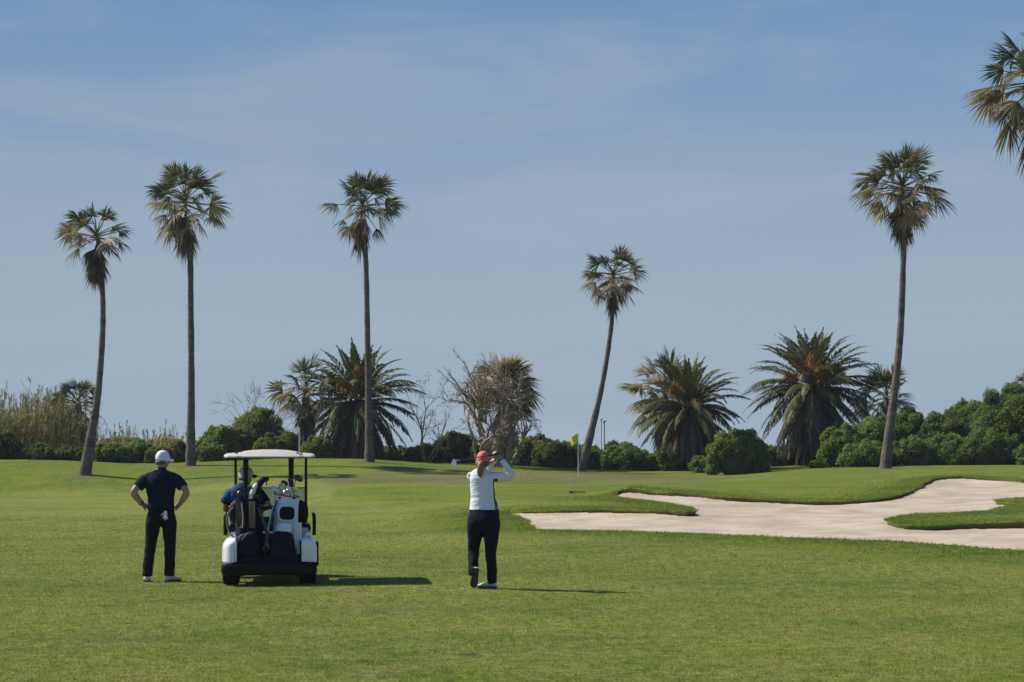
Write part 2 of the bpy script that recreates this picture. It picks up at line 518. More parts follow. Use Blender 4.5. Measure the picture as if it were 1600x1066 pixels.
zc(1600, 736, 78); zc(1600, 728, 88); zc(1600, 726, 97); zc(1740, 745, 75); zc(1740, 728, 90)
zc(1480, 812, 47.6); zc(1560, 803, 50.2); zc(1600, 796, 53); zc(1740, 795, 52); zc(1650, 783, 57)
for px in (900, 1100, 1300): CTRL.append((px, 36, 0))
for px, Y in ((1000, 40), (1200, 37.5), (1400, 34.5), (1600, 31.5)): CTRL.append((px, Y, 0.0))
for Y, z in ((40, .05), (55, .25), (66, .6), (80, 1.1), (92, 1.3)): CTRL.append((1900, Y, z))
for px in range(-300, 1901, 275):
    CTRL.append((px, 108, 1.25)); CTRL.append((px, 118, 1.0)); CTRL.append((px, 130, 0.7))
for (px, py, Y) in LOOP: zc(px, py, Y)

def rbf_fit(C, reg=0.02):
    C = np.array(C, float)
    A = np.stack([C[:, 0] / 60.0, np.log(C[:, 1]) * 25.0], 1)
    D = np.sqrt(((A[:, None] - A[None]) ** 2).sum(-1) + 0.25)
    K = np.block([[D + np.eye(len(A)) * reg, np.ones((len(A), 1))], [np.ones((1, len(A))), np.zeros((1, 1))]])
    w = np.linalg.solve(K, np.append(C[:, 2], 0.0))
    return A, w
def rbf_eval(fit, px, Y):
    A, w = fit
    B = np.stack([np.ravel(px) / 60.0, np.log(np.ravel(Y)) * 25.0], 1)
    out = np.empty(len(B))
    for i in range(0, len(B), 20000):
        D = np.sqrt(((B[i:i + 20000, None] - A[None]) ** 2).sum(-1) + 0.25)
        out[i:i + 20000] = D @ w[:-1] + w[-1]
    return out.reshape(np.shape(px))

class Lattice:
    def __init__(self, C, p0, p1, np_, y0, y1, ny, reg=0.02):
        fit = rbf_fit(C, reg)
        self.p = np.linspace(p0, p1, np_); self.l = np.linspace(math.log(y0), math.log(y1), ny)
        PP, LL = np.meshgrid(self.p, self.l, indexing='ij')
        self.z = rbf_eval(fit, PP, np.exp(LL))
    def __call__(self, x, y):
        x = np.asarray(x, float); y = np.asarray(y, float)
        Yc = np.clip(y, math.exp(self.l[0]), math.exp(self.l[-1]))
        px = np.clip(800 + FPX * x / np.maximum(y, 1.0), self.p[0], self.p[-1])
        fi = (px - self.p[0]) / (self.p[1] - self.p[0]); fj = (np.log(Yc) - self.l[0]) / (self.l[1] - self.l[0])
        i = np.clip(fi.astype(int), 0, len(self.p) - 2); j = np.clip(fj.astype(int), 0, len(self.l) - 2)
        a, b = fi - i, fj - j
        z = self.z
        return (z[i, j] * (1 - a) * (1 - b) + z[i + 1, j] * a * (1 - b) + z[i, j + 1] * (1 - a) * b + z[i + 1, j + 1] * a * b)
GZ0 = Lattice(CTRL, -300, 1900, 276, 10, 130, 220)

def ground_z(x, y):
    x = np.asarray(x, float); y = np.asarray(y, float)
    z = GZ0(x, y)
    z = z + 0.012 * np.sin(x * 0.9 + y * 0.35) + 0.010 * np.sin(y * 0.8 - x * 0.4) * np.clip((y - 12) / 10, 0, 1)
    far = np.clip((y - 130) / 170, 0, 1)
    z = z * (1 - far) + (-2.5) * far
    return np.where(y < 12, z * np.clip((y - 6) / 6, 0, 1), z)
def gz(x, y): return float(ground_z(np.array([x]), np.array([y]))[0])
def G(px, Y):
    x = (px - 800) * Y / FPX
    return Vector((x, Y, gz(x, Y)))

# bunker outline: dense, slightly ragged
loop_w = np.array([[(px - 800) * Y / FPX, Y] for px, py, Y in LOOP])
def closed_spline(A, step):
    out = []; n = len(A)
    for i in range(n):
        p0, p1, p2, p3 = A[i - 1], A[i], A[(i + 1) % n], A[(i + 2) % n]
        k = max(2, int(np.linalg.norm(p2 - p1) / step))
        for s in range(k):
            t = s / k
            # softened tangents keep narrow tongues from looping over
            m1, m2 = (p2 - p0) * 0.35, (p3 - p1) * 0.35
            L = np.linalg.norm(p2 - p1)
            m1 = m1 * min(1, L / (np.linalg.norm(m1) + 1e-9)); m2 = m2 * min(1, L / (np.linalg.norm(m2) + 1e-9))
            h = (2 * t ** 3 - 3 * t * t + 1) * p1 + (t ** 3 - 2 * t * t + t) * m1 + (-2 * t ** 3 + 3 * t * t) * p2 + (t ** 3 - t * t) * m2
            out.append(h)
    return np.array(out)
EDGE = closed_spline(loop_w, 0.16)
_n = len(EDGE); _k = np.arange(_n)
EDGE = EDGE + np.stack([0.02 * np.sin(_k * 0.9) + 0.03 * np.sin(_k * 0.37 + 1), 0.04 * np.sin(_k * 0.53 + 2) + 0.03 * np.sin(_k * 0.21)], 1)
def inside(x, y, poly):
    x = np.asarray(x); y = np.asarray(y); r = np.zeros(x.shape, bool)
    n = len(poly); j = n - 1
    for i in range(n):
        xi, yi = poly[i]; xj, yj = poly[j]
        c = ((yi > y) != (yj > y)) & (x < (xj - xi) * (y - yi) / (yj - yi + 1e-12) + xi)
        r ^= c; j = i
    return r
def edge_dist(x, y):
    x = np.ravel(x); y = np.ravel(y); out = np.empty(len(x))
    E = EDGE[::2]
    for i in range(0, len(x), 20000):
        d = (x[i:i + 20000, None] - E[None, :, 0]) ** 2 + (y[i:i + 20000, None] - E[None, :, 1]) ** 2
        out[i:i + 20000] = np.sqrt(d.min(1))
    return out

# grid of the ground, finer where it is near; the bunker is cut out of it
pcols = np.concatenate([[-16000, -9000, -5000, -2500, -1500, -900, -600, -400], np.arange(-300, 1901, 11.0), [2000, 2200, 2500, 3100, 4200, 7000, 11000, 17000]])
yrows = np.concatenate([[-120, -60, -30, -12, 0, 4, 7, 8.6], np.exp(np.arange(math.log(10), math.log(128), 0.0155)), [132, 140, 155, 180, 220, 300, 450, 700, 1100, 1500]])
pu = (pcols - 800) / FPX
XX = pu[:, None] * np.maximum(yrows[None, :], 10.0)
YY = np.broadcast_to(yrows[None, :], XX.shape).copy()
ci0, ci1 = np.searchsorted(pcols, 735), np.searchsorted(pcols, 1765)
rj0, rj1 = np.searchsorted(yrows, 31.0), np.searchsorted(yrows, 76.0)
nP, nR = len(pcols), len(yrows)
idx = np.arange(nP * nR).reshape(nP, nR)
V2 = np.stack([XX.ravel(), YY.ravel()], 1)
quads = []
for i in range(nP - 1):
    for j in range(nR - 1):
        if ci0 <= i < ci1 and rj0 <= j < rj1: continue
        quads.append((idx[i, j], idx[i + 1, j], idx[i + 1, j + 1], idx[i, j + 1]))
sub_ids = idx[ci0:ci1 + 1, rj0:rj1 + 1].ravel()
d_sub = edge_dist(V2[sub_ids, 0], V2[sub_ids, 1])
ins_sub = inside(V2[sub_ids, 0], V2[sub_ids, 1], EDGE)
ring_b = set(np.concatenate([idx[ci0, rj0:rj1 + 1], idx[ci1, rj0:rj1 + 1], idx[ci0:ci1 + 1, rj0], idx[ci0:ci1 + 1, rj1]]).tolist())
keep = [int(s) for s, d, q in zip(sub_ids, d_sub, ins_sub) if s in ring_b or (d > 0.1 and not q)]
pts = [Vector(V2[s]) for s in keep] + [Vector(p) for p in EDGE]
nk = len(keep)
edges = [(nk + i, nk + (i + 1) % _n) for i in range(_n)]
cv, ce, cf, ov, oe, of = geometry.delaunay_2d_cdt(pts, edges, [], 0, 1e-5)
cvn = np.array([[v.x, v.y] for v in cv])
cen = np.array([cvn[list(f)].mean(0) for f in cf])
okf = ~inside(cen[:, 0], cen[:, 1], EDGE)
remap = {}
extra = []
base_n = len(V2)
for k, o in enumerate(ov):
    src = [s for s in o if s < nk]
    if src: remap[k] = keep[src[0]]
    else:
        remap[k] = base_n + len(extra); extra.append(cvn[k])
edge_new = {}
for k, o in enumerate(ov):
    for s in o:
        if s >= nk: edge_new[s - nk] = remap[k]
V2 = np.concatenate([V2, np.array(extra)], 0)
def area_(f):
    a_, b_, c_ = cvn[f[0]], cvn[f[1]], cvn[f[2]]
    return abs((b_[0] - a_[0]) * (c_[1] - a_[1]) - (b_[1] - a_[1]) * (c_[0] - a_[0])) / 2
borders = [set(idx[ci0, rj0:rj1 + 1].tolist()), set(idx[ci1, rj0:rj1 + 1].tolist()), set(idx[ci0:ci1 + 1, rj0].tolist()), set(idx[ci0:ci1 + 1, rj1].tolist())]
tris = []
for f, ok in zip(cf, okf):
    t_ = tuple(remap[k] for k in f)
    if ok and area_(f) > 1e-6 and not any(all(q in B_ for q in t_) for B_ in borders): tris.append(t_)
VZ = ground_z(V2[:, 0], V2[:, 1])
Vg = np.concatenate([V2, VZ[:, None]], 1)
# turf wall: from the lip down behind the sand
wall_v, wall_f = [], []
b0 = len(Vg)
cx = EDGE.mean(0)
nrm = np.stack([np.roll(EDGE, -1, 0)[:, 1] - np.roll(EDGE, 1, 0)[:, 1], -(np.roll(EDGE, -1, 0)[:, 0] - np.roll(EDGE, 1, 0)[:, 0])], 1)
nrm /= np.linalg.norm(nrm, axis=1)[:, None] + 1e-9
test = inside(EDGE[:, 0] + nrm[:, 0] * 0.08, EDGE[:, 1] + nrm[:, 1] * 0.08, EDGE)
if test.mean() > 0.5: nrm = -nrm                       # now points out of the bunker
ez = ground_z(EDGE[:, 0], EDGE[:, 1])
lip_rows = []
for off, dz in ((-0.05, -0.035), (-0.015, -0.10), (0.10, -0.55)):
    lip_rows.append(len(Vg) + sum(len(w) for w in wall_v))
    wall_v.append(np.concatenate([EDGE + nrm * off, (ez + dz)[:, None]], 1))
Vg = np.concatenate([Vg] + wall_v, 0)
for i in range(_n):
    j = (i + 1) % _n
    prev_i, prev_j = edge_new[i], edge_new[j]
    for r in lip_rows:
        wall_f.append((prev_i, prev_j, r + j, r + i))
        prev_i, prev_j = r + i, r + j
def zones(x, y):
    """red: rough, green: putting green, blue: bare soil"""
    px = 800 + FPX * x / np.maximum(y, 1); w = 1.2 * np.sin(x * 0.31) + 0.8 * np.sin(x * 0.13 + 1)
    d = np.full(x.shape, 99.0); near = (x > -4) & (x < 28) & (y > 28) & (y < 80)
    d[near] = edge_dist(x[near], y[near])
    sm = lambda t: np.clip(t, 0, 1) ** 2 * (3 - 2 * np.clip(t, 0, 1))
    r1 = sm((3.4 + 0.35 * w - d) / 1.8)
    r2 = sm((y - (86 + w)) / 1.2) * (px < 520)
    r3 = sm((y - (60 + w + np.clip((700 - px) * 0.05, 0, 20))) / 1.5) * (px >= 520)
    g = sm((1 - np.sqrt(((px - 830) / 350) ** 2 + ((y - 84.5) / 7.5) ** 2)) / 0.10)
    apr = sm((1 - np.sqrt(((px - 800) / 430) ** 2 + ((y - 84) / 10.0) ** 2)) / 0.10)
    rr = np.clip(np.maximum.reduce([r1, r2, r3]) * (1 - 0.7 * apr), 0, 1)
    soil = np.zeros_like(g)
    for (bp, bY) in ((132, 91), (298, 95), (577, 96), (907, 97), (1383, 88)):
        dd = np.hypot(x - (bp - 800) * bY / FPX, y - bY)
        soil = np.maximum(soil, .75 * sm((1.15 - dd) / .7))
    return np.stack([rr, g, soil], 1)
me = bpy.data.meshes.new('ground')
allf = quads + tris + wall_f
me.from_pydata(Vg.tolist(), [], [tuple(int(a) for a in f) for f in allf])
zn = np.ones((len(Vg), 4), np.float32); zn[:, :3] = zones(Vg[:, 0], Vg[:, 1])
zn[lip_rows[1]:, 2] = 0.9
a = me.attributes.new('zone', 'FLOAT_COLOR', 'POINT'); a.data.foreach_set('color', zn.ravel())
bm = bmesh.new(); bm.from_mesh(me)
bmesh.ops.recalc_face_normals(bm, faces=bm.faces[:])
bm.faces.ensure_lookup_table()
if sum(f.normal.z for f in bm.faces) < 0: bmesh.ops.reverse_faces(bm, faces=bm.faces[:])
bm.to_mesh(me); bm.free()
me.polygons.foreach_set('use_smooth', np.ones(len(me.polygons), bool))
tag(link('ground', me, M_LAWN), kind='structure')

# sand
sx = np.arange(-1.5, 25.5, 0.16); sy = np.arange(32, 76, 0.22)
SX, SY = np.meshgrid(sx, sy, indexing='ij')
sin_ = inside(SX.ravel(), SY.ravel(), EDGE).reshape(SX.shape)
sd = edge_dist(SX.ravel(), SY.ravel()).reshape(SX.shape)
g0 = ground_z(SX, SY)
# a soft membrane hung a hand's breadth under the turf edge, sagging a little in the middle
ni = np.empty(SX.size, int)
for q in range(0, SX.size, 8000):
    ni[q:q + 8000] = ((SX.ravel()[q:q + 8000, None] - EDGE[None, :, 0]) ** 2 + (SY.ravel()[q:q + 8000, None] - EDGE[None, :, 1]) ** 2).argmin(1)
szv = (ez[ni] - .11).reshape(SX.shape)
fixed = ~sin_ | (sd < .30)
hold = szv.copy()
for _ in range(900):
    szv[1:-1, 1:-1] = (szv[:-2, 1:-1] + szv[2:, 1:-1]) * .327 + (szv[1:-1, :-2] + szv[1:-1, 2:]) * .173
    szv[fixed] = hold[fixed]
szv = szv - .10 * (1 - np.exp(-np.clip(sd - .3, 0, 9) / 1.4)) * sin_
for _ in range(4):
    szv[1:-1, 1:-1] = (szv[1:-1, 1:-1] * 2 + szv[:-2, 1:-1] + szv[2:, 1:-1] + szv[1:-1, :-2] + szv[1:-1, 2:]) / 6
lipdrop = np.where(sin_, 0.06 + 0.05 * np.clip(sd / 0.8, 0, 1), 0.16)
szv = np.minimum(szv, np.where(sin_ & (sd > 1.0), szv, g0 - lipdrop))
szv = szv + 0.016 * np.sin(SX * 2.1 + SY) * np.sin(SX * .7 - SY * .5) + 0.012 * np.sin(SY * 2.9 - SX * 1.3) + 0.02 * np.sin(SX * .9 + 1.3 * np.sin(SY * .6)) + rng.normal(0, 0.004, SX.shape)
use = sin_ | (sd < 0.35)
sid = -np.ones(SX.shape, int)
qs = []; svn = []
for i in range(len(sx) - 1):
    for j in range(len(sy) - 1):
        if use[i:i + 2, j:j + 2].all():
            for (p, q) in ((i, j), (i + 1, j), (i + 1, j + 1), (i, j + 1)):
                if sid[p, q] < 0:
                    sid[p, q] = len(svn); svn.append((SX[p, q], SY[p, q], szv[p, q]))
            qs.append((sid[i, j], sid[i + 1, j], sid[i + 1, j + 1], sid[i, j + 1]))
tag(np_mesh('bunker_sand', svn, qs, M_SAND, smooth=True), kind='structure')

# grass blades
def blades(name, x, y, h, w, lean, dirs=None, tint_sd=0.22, z=None, tint_mean=1.0):
    n = len(x)
    if z is None: z = ground_z(x, y)
    a = rng.uniform(0, 2 * math.pi, n); la = rng.uniform(0, 2 * math.pi, n)
    lx, ly = np.cos(la) * lean, np.sin(la) * lean
    if dirs is not None: lx, ly = dirs[:, 0], dirs[:, 1]
    V = np.empty((n, 3, 3), np.float32)
    V[:, 0] = np.stack([x - np.cos(a) * w, y - np.sin(a) * w, z - 0.004], 1)
    V[:, 1] = np.stack([x + np.cos(a) * w, y + np.sin(a) * w, z - 0.004], 1)
    V[:, 2] = np.stack([x + lx * h, y + ly * h, z + h * (1 if dirs is None else dirs[:, 2])], 1)
    t = tint_mean * np.clip(1.0 + rng.normal(0, tint_sd, n), 0.5, 1.9)
    dry = rng.random(n) < 0.08
    T = np.stack([t * np.where(dry, 1.6, 1), t * np.where(dry, 1.25, 1), t * np.where(dry, 1.8, 1)], 1)
    o = np_mesh(name, V.reshape(-1, 3), np.arange(3 * n).reshape(n, 3), M_BLADE, tint=np.repeat(T, 3, 0))
    zz = np.ones((3 * n, 4), np.float32); zz[:, :3] = np.repeat(zones(x, y), 3, 0)
    at = o.data.attributes.new('zone', 'FLOAT_COLOR', 'POINT'); at.data.foreach_set('color', zz.ravel())
    return tag(o, 'short mown grass covering the fairway', 'grass', kind='stuff')
# fairway: even cover, thinning with distance
N = 620000
t = rng.random(N)
Yb = 13.2 * (62 / 13.2) ** (t ** 1.15)
ub = rng.uniform(-0.285, 0.285, N)
xb = ub * Yb
ok = ~inside(xb, Yb, EDGE) & (rng.random(N) > np.clip((Yb - 30) / 30, 0, 1))
xb, Yb = xb[ok], Yb[ok]
sc = np.clip(Yb / 20, 0.8, 2.6)
blades('fairway_grass', xb, Yb, rng.uniform(0.008, 0.021, len(xb)) * (1 + 0.2 * (sc - 1)), 0.0030 * sc, rng.uniform(0.3, 1.5, len(xb)), tint_mean=1.35)
# longer grass round the bunker and overhanging its lip
k = rng.integers(0, _n, 150000); off = np.abs(rng.normal(0, 0.8, 150000))
xr, yr = EDGE[k, 0] + nrm[k, 0] * off + rng.normal(0, .1, 150000), EDGE[k, 1] + nrm[k, 1] * off + rng.normal(0, .1, 150000)
ok = ~inside(xr, yr, EDGE); xr, yr = xr[ok], yr[ok]
o = blades('rough_grass', xr, yr, rng.uniform(0.014, 0.045, len(xr)), 0.007, rng.uniform(0.3, 1.5, len(xr)), tint_mean=1.6)
o['label'] = 'longer rough grass fringing the sand bunker'
k = rng.integers(0, _n, 26000)
pos = EDGE[k] + rng.normal(0, 0.05, (26000, 2))
dv = np.stack([-nrm[k, 0] * rng.uniform(.2, 1.0, 26000) + rng.normal(0, .3, 26000), -nrm[k, 1] * rng.uniform(.2, 1.0, 26000) + rng.normal(0, .3, 26000), rng.uniform(-0.7, 0.9, 26000)], 1)
o = blades('lip_grass', pos[:, 0], pos[:, 1], rng.uniform(0.03, 0.10, 26000), 0.010, 0, dirs=dv, z=ez[k] - 0.01, tint_mean=1.3)
o['label'] = 'shaggy grass hanging over the bunker lip'

# ------------------------------------------------------------------ palms
def leafcol(kind, n):
    base = {'green': (0.064, 0.074, 0.027), 'olive': (0.130, 0.112, 0.050), 'tan': (0.300, 0.228, 0.138), 'dead': (0.120, 0.092, 0.066), 'brown': (0.085, 0.062, 0.045)}[kind]
    return np.array(base) * rng.uniform(0.75, 1.3)

class Strips:
    """numpy pile of quads with a tint"""
    def __init__(self): self.V, self.F, self.T, self.n = [], [], [], 0
    def add(self, V, F, col):
        V = np.asarray(V, float); F = np.asarray(F, int)
        self.V.append(V); self.F.append(F + self.n)
        c = np.asarray(col, float)
        self.T.append(np.broadcast_to(c, (len(V), 3)) if c.ndim == 1 else c); self.n += len(V)
    def build(self, name, mat, parent=None):
        return np_mesh(name, np.concatenate(self.V), np.concatenate(self.F), mat, parent, np.concatenate(self.T))

def unit(v): return v / (np.linalg.norm(v) + 1e-9)

def fan_leaf(S, hub, az, el, pet, L, droop, col, tipcol, segs=26, spread=1.75, web=0.58):
    """petiole + pleated fan with hanging tips"""
    d0 = np.array([math.cos(az) * math.cos(el), math.sin(az) * math.cos(el), math.sin(el)])
    s = unit(np.cross(d0, [0, 0, 1])) if abs(d0[2]) < 0.98 else np.array([math.cos(az + 1.57), math.sin(az + 1.57), 0])
    # petiole bends down a little
    k = 5
    pts = [np.array(hub, float)]; d = d0.copy()
    for i in range(k):
        d = unit(d + np.array([0, 0, -0.015 - 0.04 * droop])); pts.append(pts[-1] + d * pet / k)
    pw = 0.025
    nrm_ = unit(np.cross(s, d))
    PV = []
    for i, p in enumerate(pts):
        w = pw * (1.4 - 0.6 * i / k)
        PV += [p - s * w, p + s * w]
    S.add(PV, [(2 * i, 2 * i + 1, 2 * i + 3, 2 * i + 2) for i in range(k)], np.array(col) * 1.2 + 0.02)
    PV = []
    for i, p in enumerate(pts):
        w = pw * (1.2 - 0.6 * i / k)
        PV += [p - nrm_ * w, p + nrm_ * w]
    S.add(PV, [(2 * i, 2 * i + 1, 2 * i + 3, 2 * i + 2) for i in range(k)], np.array(col) * 1.1 + 0.015)
    c = pts[-1]
    roll = rng.normal(0, 0.6)
    s = unit(s * math.cos(roll) + nrm_ * math.sin(roll)); nrm_ = unit(np.cross(s, d))
    ts = np.array([0.0, 0.3, web, 0.75, 1.0])
    A = np.linspace(-spread, spread, segs); da = A[1] - A[0]
    fold = rng.uniform(0.15, 0.5)
    V = []; F = []; T = []
    for q, a in enumerate(A):
        if rng.random() < 0.06: continue
        ln = L * (0.62 + 0.38 * math.cos(a * 0.62)) * rng.uniform(0.82, 1.08)
        dr = unit(math.cos(a) * d + math.sin(a) * s + nrm_ * (-fold * abs(math.sin(a))))
        tang = unit(np.cross(nrm_, dr))
        g = (0.08 + 0.45 * droop) * ln * rng.uniform(0.6, 1.4)
        b = len(V)
        sg = 1 if q % 2 else -1
        sway = rng.normal(0, 0.05) * ln
        for i, t in enumerate(ts):
            w = min(t, web) * ln * da * 0.5 * 1.02
            if t > web: w *= (1 - t) / (1 - web) * 0.8 + 0.05
            if i == 0: w = 0.01
            p = c + dr * ln * t + tang * sway * t * t - np.array([0, 0, g]) * max(t - 0.25, 0) ** 2 * 1.7
            pl = nrm_ * (0.35 * w * sg)
            V += [p - tang * w + pl, p + tang * w - pl]
            f = max(0, (t - 0.5) * 2)
            cc = np.array(col) * (1 - f) + np.array(tipcol) * f
            T += [cc, cc]
        F += [(b + 2 * i, b + 2 * i + 1, b + 2 * i + 3, b + 2 * i + 2) for i in range(len(ts) - 1)]
    if V: S.add(V, F, np.array(T))

def fan_crown(root, hub, size, nleaf=34, ndead=26, skirt=1.6, dry=0.25, skirt_side=0.0, skirt_w=1.0, up=1.0, low=-0.75, petf=1.0, greens=0.5, deadtan=0.0, parts=('crown', 'dead_frond_skirt')):
    S = Strips()
    gold = 2.39996
    nleaf = int(nleaf * 1.3)
    for i in range(nleaf):
        f = (i + 0.5) / nleaf
        el = math.asin(max(-1, min(1, .985 - f * (.985 - math.sin(low))))) * up + rng.normal(0, 0.13)
        az = i * gold + rng.normal(0, 0.4)
        if rng.random() < .10: continue
        kind = 'green' if f < greens * .9 else ('olive' if rng.random() > dry else 'tan')
        if rng.random() < dry * 0.35: kind = 'olive' if (f < 0.4 and greens > .3) else 'tan'
        col = leafcol(kind, 1)
        tip = leafcol('tan', 1) if rng.random() < (0.8 if kind != 'green' else 0.3) else (0.5 * col + 0.5 * leafcol('olive', 1))
        pet = petf * size * rng.uniform(0.38, 0.66) * (0.75 + 0.35 * math.sin(min(f, 0.7) * math.pi))
        lf = 1.0 if f < .7 else .82
        if f > .84 and rng.random() < .6: col, tip = leafcol('dead', 1), leafcol('tan', 1)
        fan_leaf(S, np.array(hub) + np.array([0, 0, 0.22 * size * (0.5 - f)]), az, el, pet, lf * size * rng.uniform(0.38, 0.60), 0.04 + 0.50 * f * rng.uniform(.6, 1.5), col, tip, spread=rng.uniform(1.2, 1.7))
    # a few long dry threads and broken flower stalks
    for i in range(8):
        az = rng.uniform(0, 6.28); p = np.array(hub, float); d = np.array([math.cos(az), math.sin(az), 0.7]); V = []
        for k in range(9):
            V += [p + [0.010, 0, 0], p - [0.010, 0, 0]]
            d = unit(d + np.array([0, 0, -0.28])); p = p + d * size * 0.12
        S.add(V, [(2 * k, 2 * k + 1, 2 * k + 3, 2 * k + 2) for k in range(8)], leafcol('tan', 1) * 0.8)
    o1 = S.build(parts[0], M_PALM_LEAF, root)
    S = Strips()
    for i in range(ndead):
        f = i / max(ndead - 1, 1)
        az = i * gold + rng.normal(0, .3)
        el = -1.12 - 0.36 * f + rng.normal(0, 0.10)
        if skirt_side: az = (math.pi if skirt_side < 0 else 0) + rng.normal(0, 0.9)
        col = leafcol('dead' if rng.random() < 0.6 else ('brown' if rng.random() < .6 else 'tan'), 1)
        if rng.random() < deadtan: col = leafcol('tan', 1) * .85
        h = np.array(hub) + np.array([0, 0, -0.15 * size - f * skirt * 0.55])
        fan_leaf(S, h, az, el, size * 0.14 * skirt_w, min(skirt * 0.48, size * 0.5) * rng.uniform(0.65, 1.05), 1.0, col, col * 1.35, segs=16, spread=.85 * skirt_w, web=0.6)
    o2 = S.build(parts[1], M_PALM_LEAF, root)
    return o1, o2

def trunk_tube(root, path, name='trunk', mat=None, n=14):
    """path rows world (x,y,z,r)"""
    A = spline(path, 6)
    loc = root.location
    A = [(p[0] - loc.x, p[1] - loc.y, p[2] - loc.z, p[3] * (1 + 0.05 * math.sin(i * 2.1) + rng.normal(0, .025))) for i, p in enumerate(A)]
    return MB().tube(A, n=n).build(name, mat or M_TRUNK, root)

PG = 'tall fan palms along the back of the hole'
def tall_palm(label, Y, pts, hub, size, widths, **kw):
    """pts: photo points from base to crown; widths in metres"""
    b = G(pts[0][0], Y)
    root = empty('fan_palm', b)
    tag(root, label, 'palm tree', PG)
    path = []
    for i, (px, py) in enumerate(pts):
        p = P(px, py, Y)
        if i == 0: p = b - Vector((0, 0, 0.15))
        path.append((p.x, p.y, p.z, widths[i] / 2 * (.93 if i < 2 else .80)))
    trunk_tube(root, path)
    h = P(hub[0], hub[1], Y) - b
    fan_crown(root, (h.x, h.y, h.z), size, **kw)
    return root

tall_palm('leftmost tall palm, curved trunk and round ball of dead fronds under a small crown', 91,
          [(132, 742), (141, 690), (152, 625), (159, 545), (161, 480), (158, 430), (153, 372)], (151, 370), 1.72, [.68, .50, .40, .34, .31, .29, .26],
          nleaf=24, ndead=44, skirt=1.75, dry=0.2, skirt_w=1.25, low=-0.35)
tall_palm('tall palm with straight dark trunk and shaggy crown behind the standing man', 95,
          [(298, 727), (298, 690), (299, 600), (298, 480), (297, 395), (291, 345)], (290, 316), 2.3, [.62, .46, .40, .37, .34, .30],
          nleaf=34, ndead=30, skirt=1.9, dry=0.45, low=-0.8)
tall_palm('tall palm with straight trunk rising in front of a wide date palm', 96,
          [(577, 722), (577, 690), (575, 580), (573, 460), (571, 395), (567, 345)], (566, 323), 2.0, [.60, .46, .36, .33, .30, .27],
          nleaf=28, ndead=20, skirt=1.9, dry=0.35, skirt_side=-1, low=-0.75)
tall_palm('shorter leaning palm with curved trunk beside the yellow flag', 97,
          [(907, 737), (920, 690), (937, 620), (949, 555), (957, 490), (959, 435)], (958, 430), 1.68, [.55, .42, .34, .30, .27, .24],
          nleaf=30, ndead=24, skirt=1.5, dry=0.4, low=-0.8)
tall_palm('tall palm with gently curved trunk on the mound right of the bunker', 88,
          [(1383, 734), (1388, 690), (1398, 610), (1406, 530), (1410, 450), (1412, 370), (1410, 310)], (1410, 294), 2.1, [.62, .50, .43, .39, .35, .31, .28],
          nleaf=40, ndead=32, skirt=2.0, dry=0.45, low=-0.95)
tall_palm('nearer fan palm cut by the right edge of the picture, only its crown showing', 68,
          [(1676, 748), (1670, 600), (1655, 420), (1634, 260), (1622, 160)], (1620, 130), 2.3, [.6, .45, .4, .37, .32],
          nleaf=40, ndead=26, skirt=2.4, dry=0.5, low=-0.9)

FG = 'short fan palms between the bushes'
def short_palm(label, Y, base_px, hub, size, w=0.4, **kw):
    b = G(base_px, Y); root = empty('fan_palm', b); tag(root, label, 'palm tree', FG)
    h = P(hub[0], hub[1], Y)
    trunk_tube(root, [(b.x, b.y, b.z - .1, w / 2 * 1.3), ((b.x + h.x) / 2, b.y, (b.z + h.z) / 2, w / 2), (h.x, h.y, h.z, w / 2 * .8)])
    fan_crown(root, tuple(h - b), size, **kw)
short_palm('small shaggy fan palm rising from the reeds behind the leftmost trunk', 104, 128, (122, 632), 1.55, nleaf=30, ndead=30, skirt=2.2, dry=0.4, low=-0.5)
short_palm('straggly tan fan palm left of the wide date palm', 103, 472, (478, 608), 2.0, nleaf=26, ndead=34, skirt=2.6, dry=0.6, greens=.3, low=-0.6)
short_palm('tan dry fan palm half hidden behind the left side of the middle date palm', 107, 1030, (1040, 615), 2.5, nleaf=34, ndead=26, skirt=2.4, dry=0.7, greens=.15, low=-0.6)
short_palm('fan palm showing behind the right side of the largest date palm', 105, 1384, (1386, 622), 1.95, nleaf=32, ndead=30, skirt=2.4, dry=0.5, greens=.35, low=-0.7)
short_palm('small fan palm peeking over the big bushes at the right edge', 112, 1602, (1604, 612), 1.4, nleaf=22, ndead=16, skirt=1.4, dry=0.7, low=-0.5)
short_palm('dry fan palm crown hidden within the twisted bare tree', 100.5, 784, (788, 604), 2.2, w=.4, nleaf=48, ndead=50, petf=.8, greens=.0, deadtan=.7, skirt=3.4, dry=.6, low=-0.7, skirt_w=1.15)

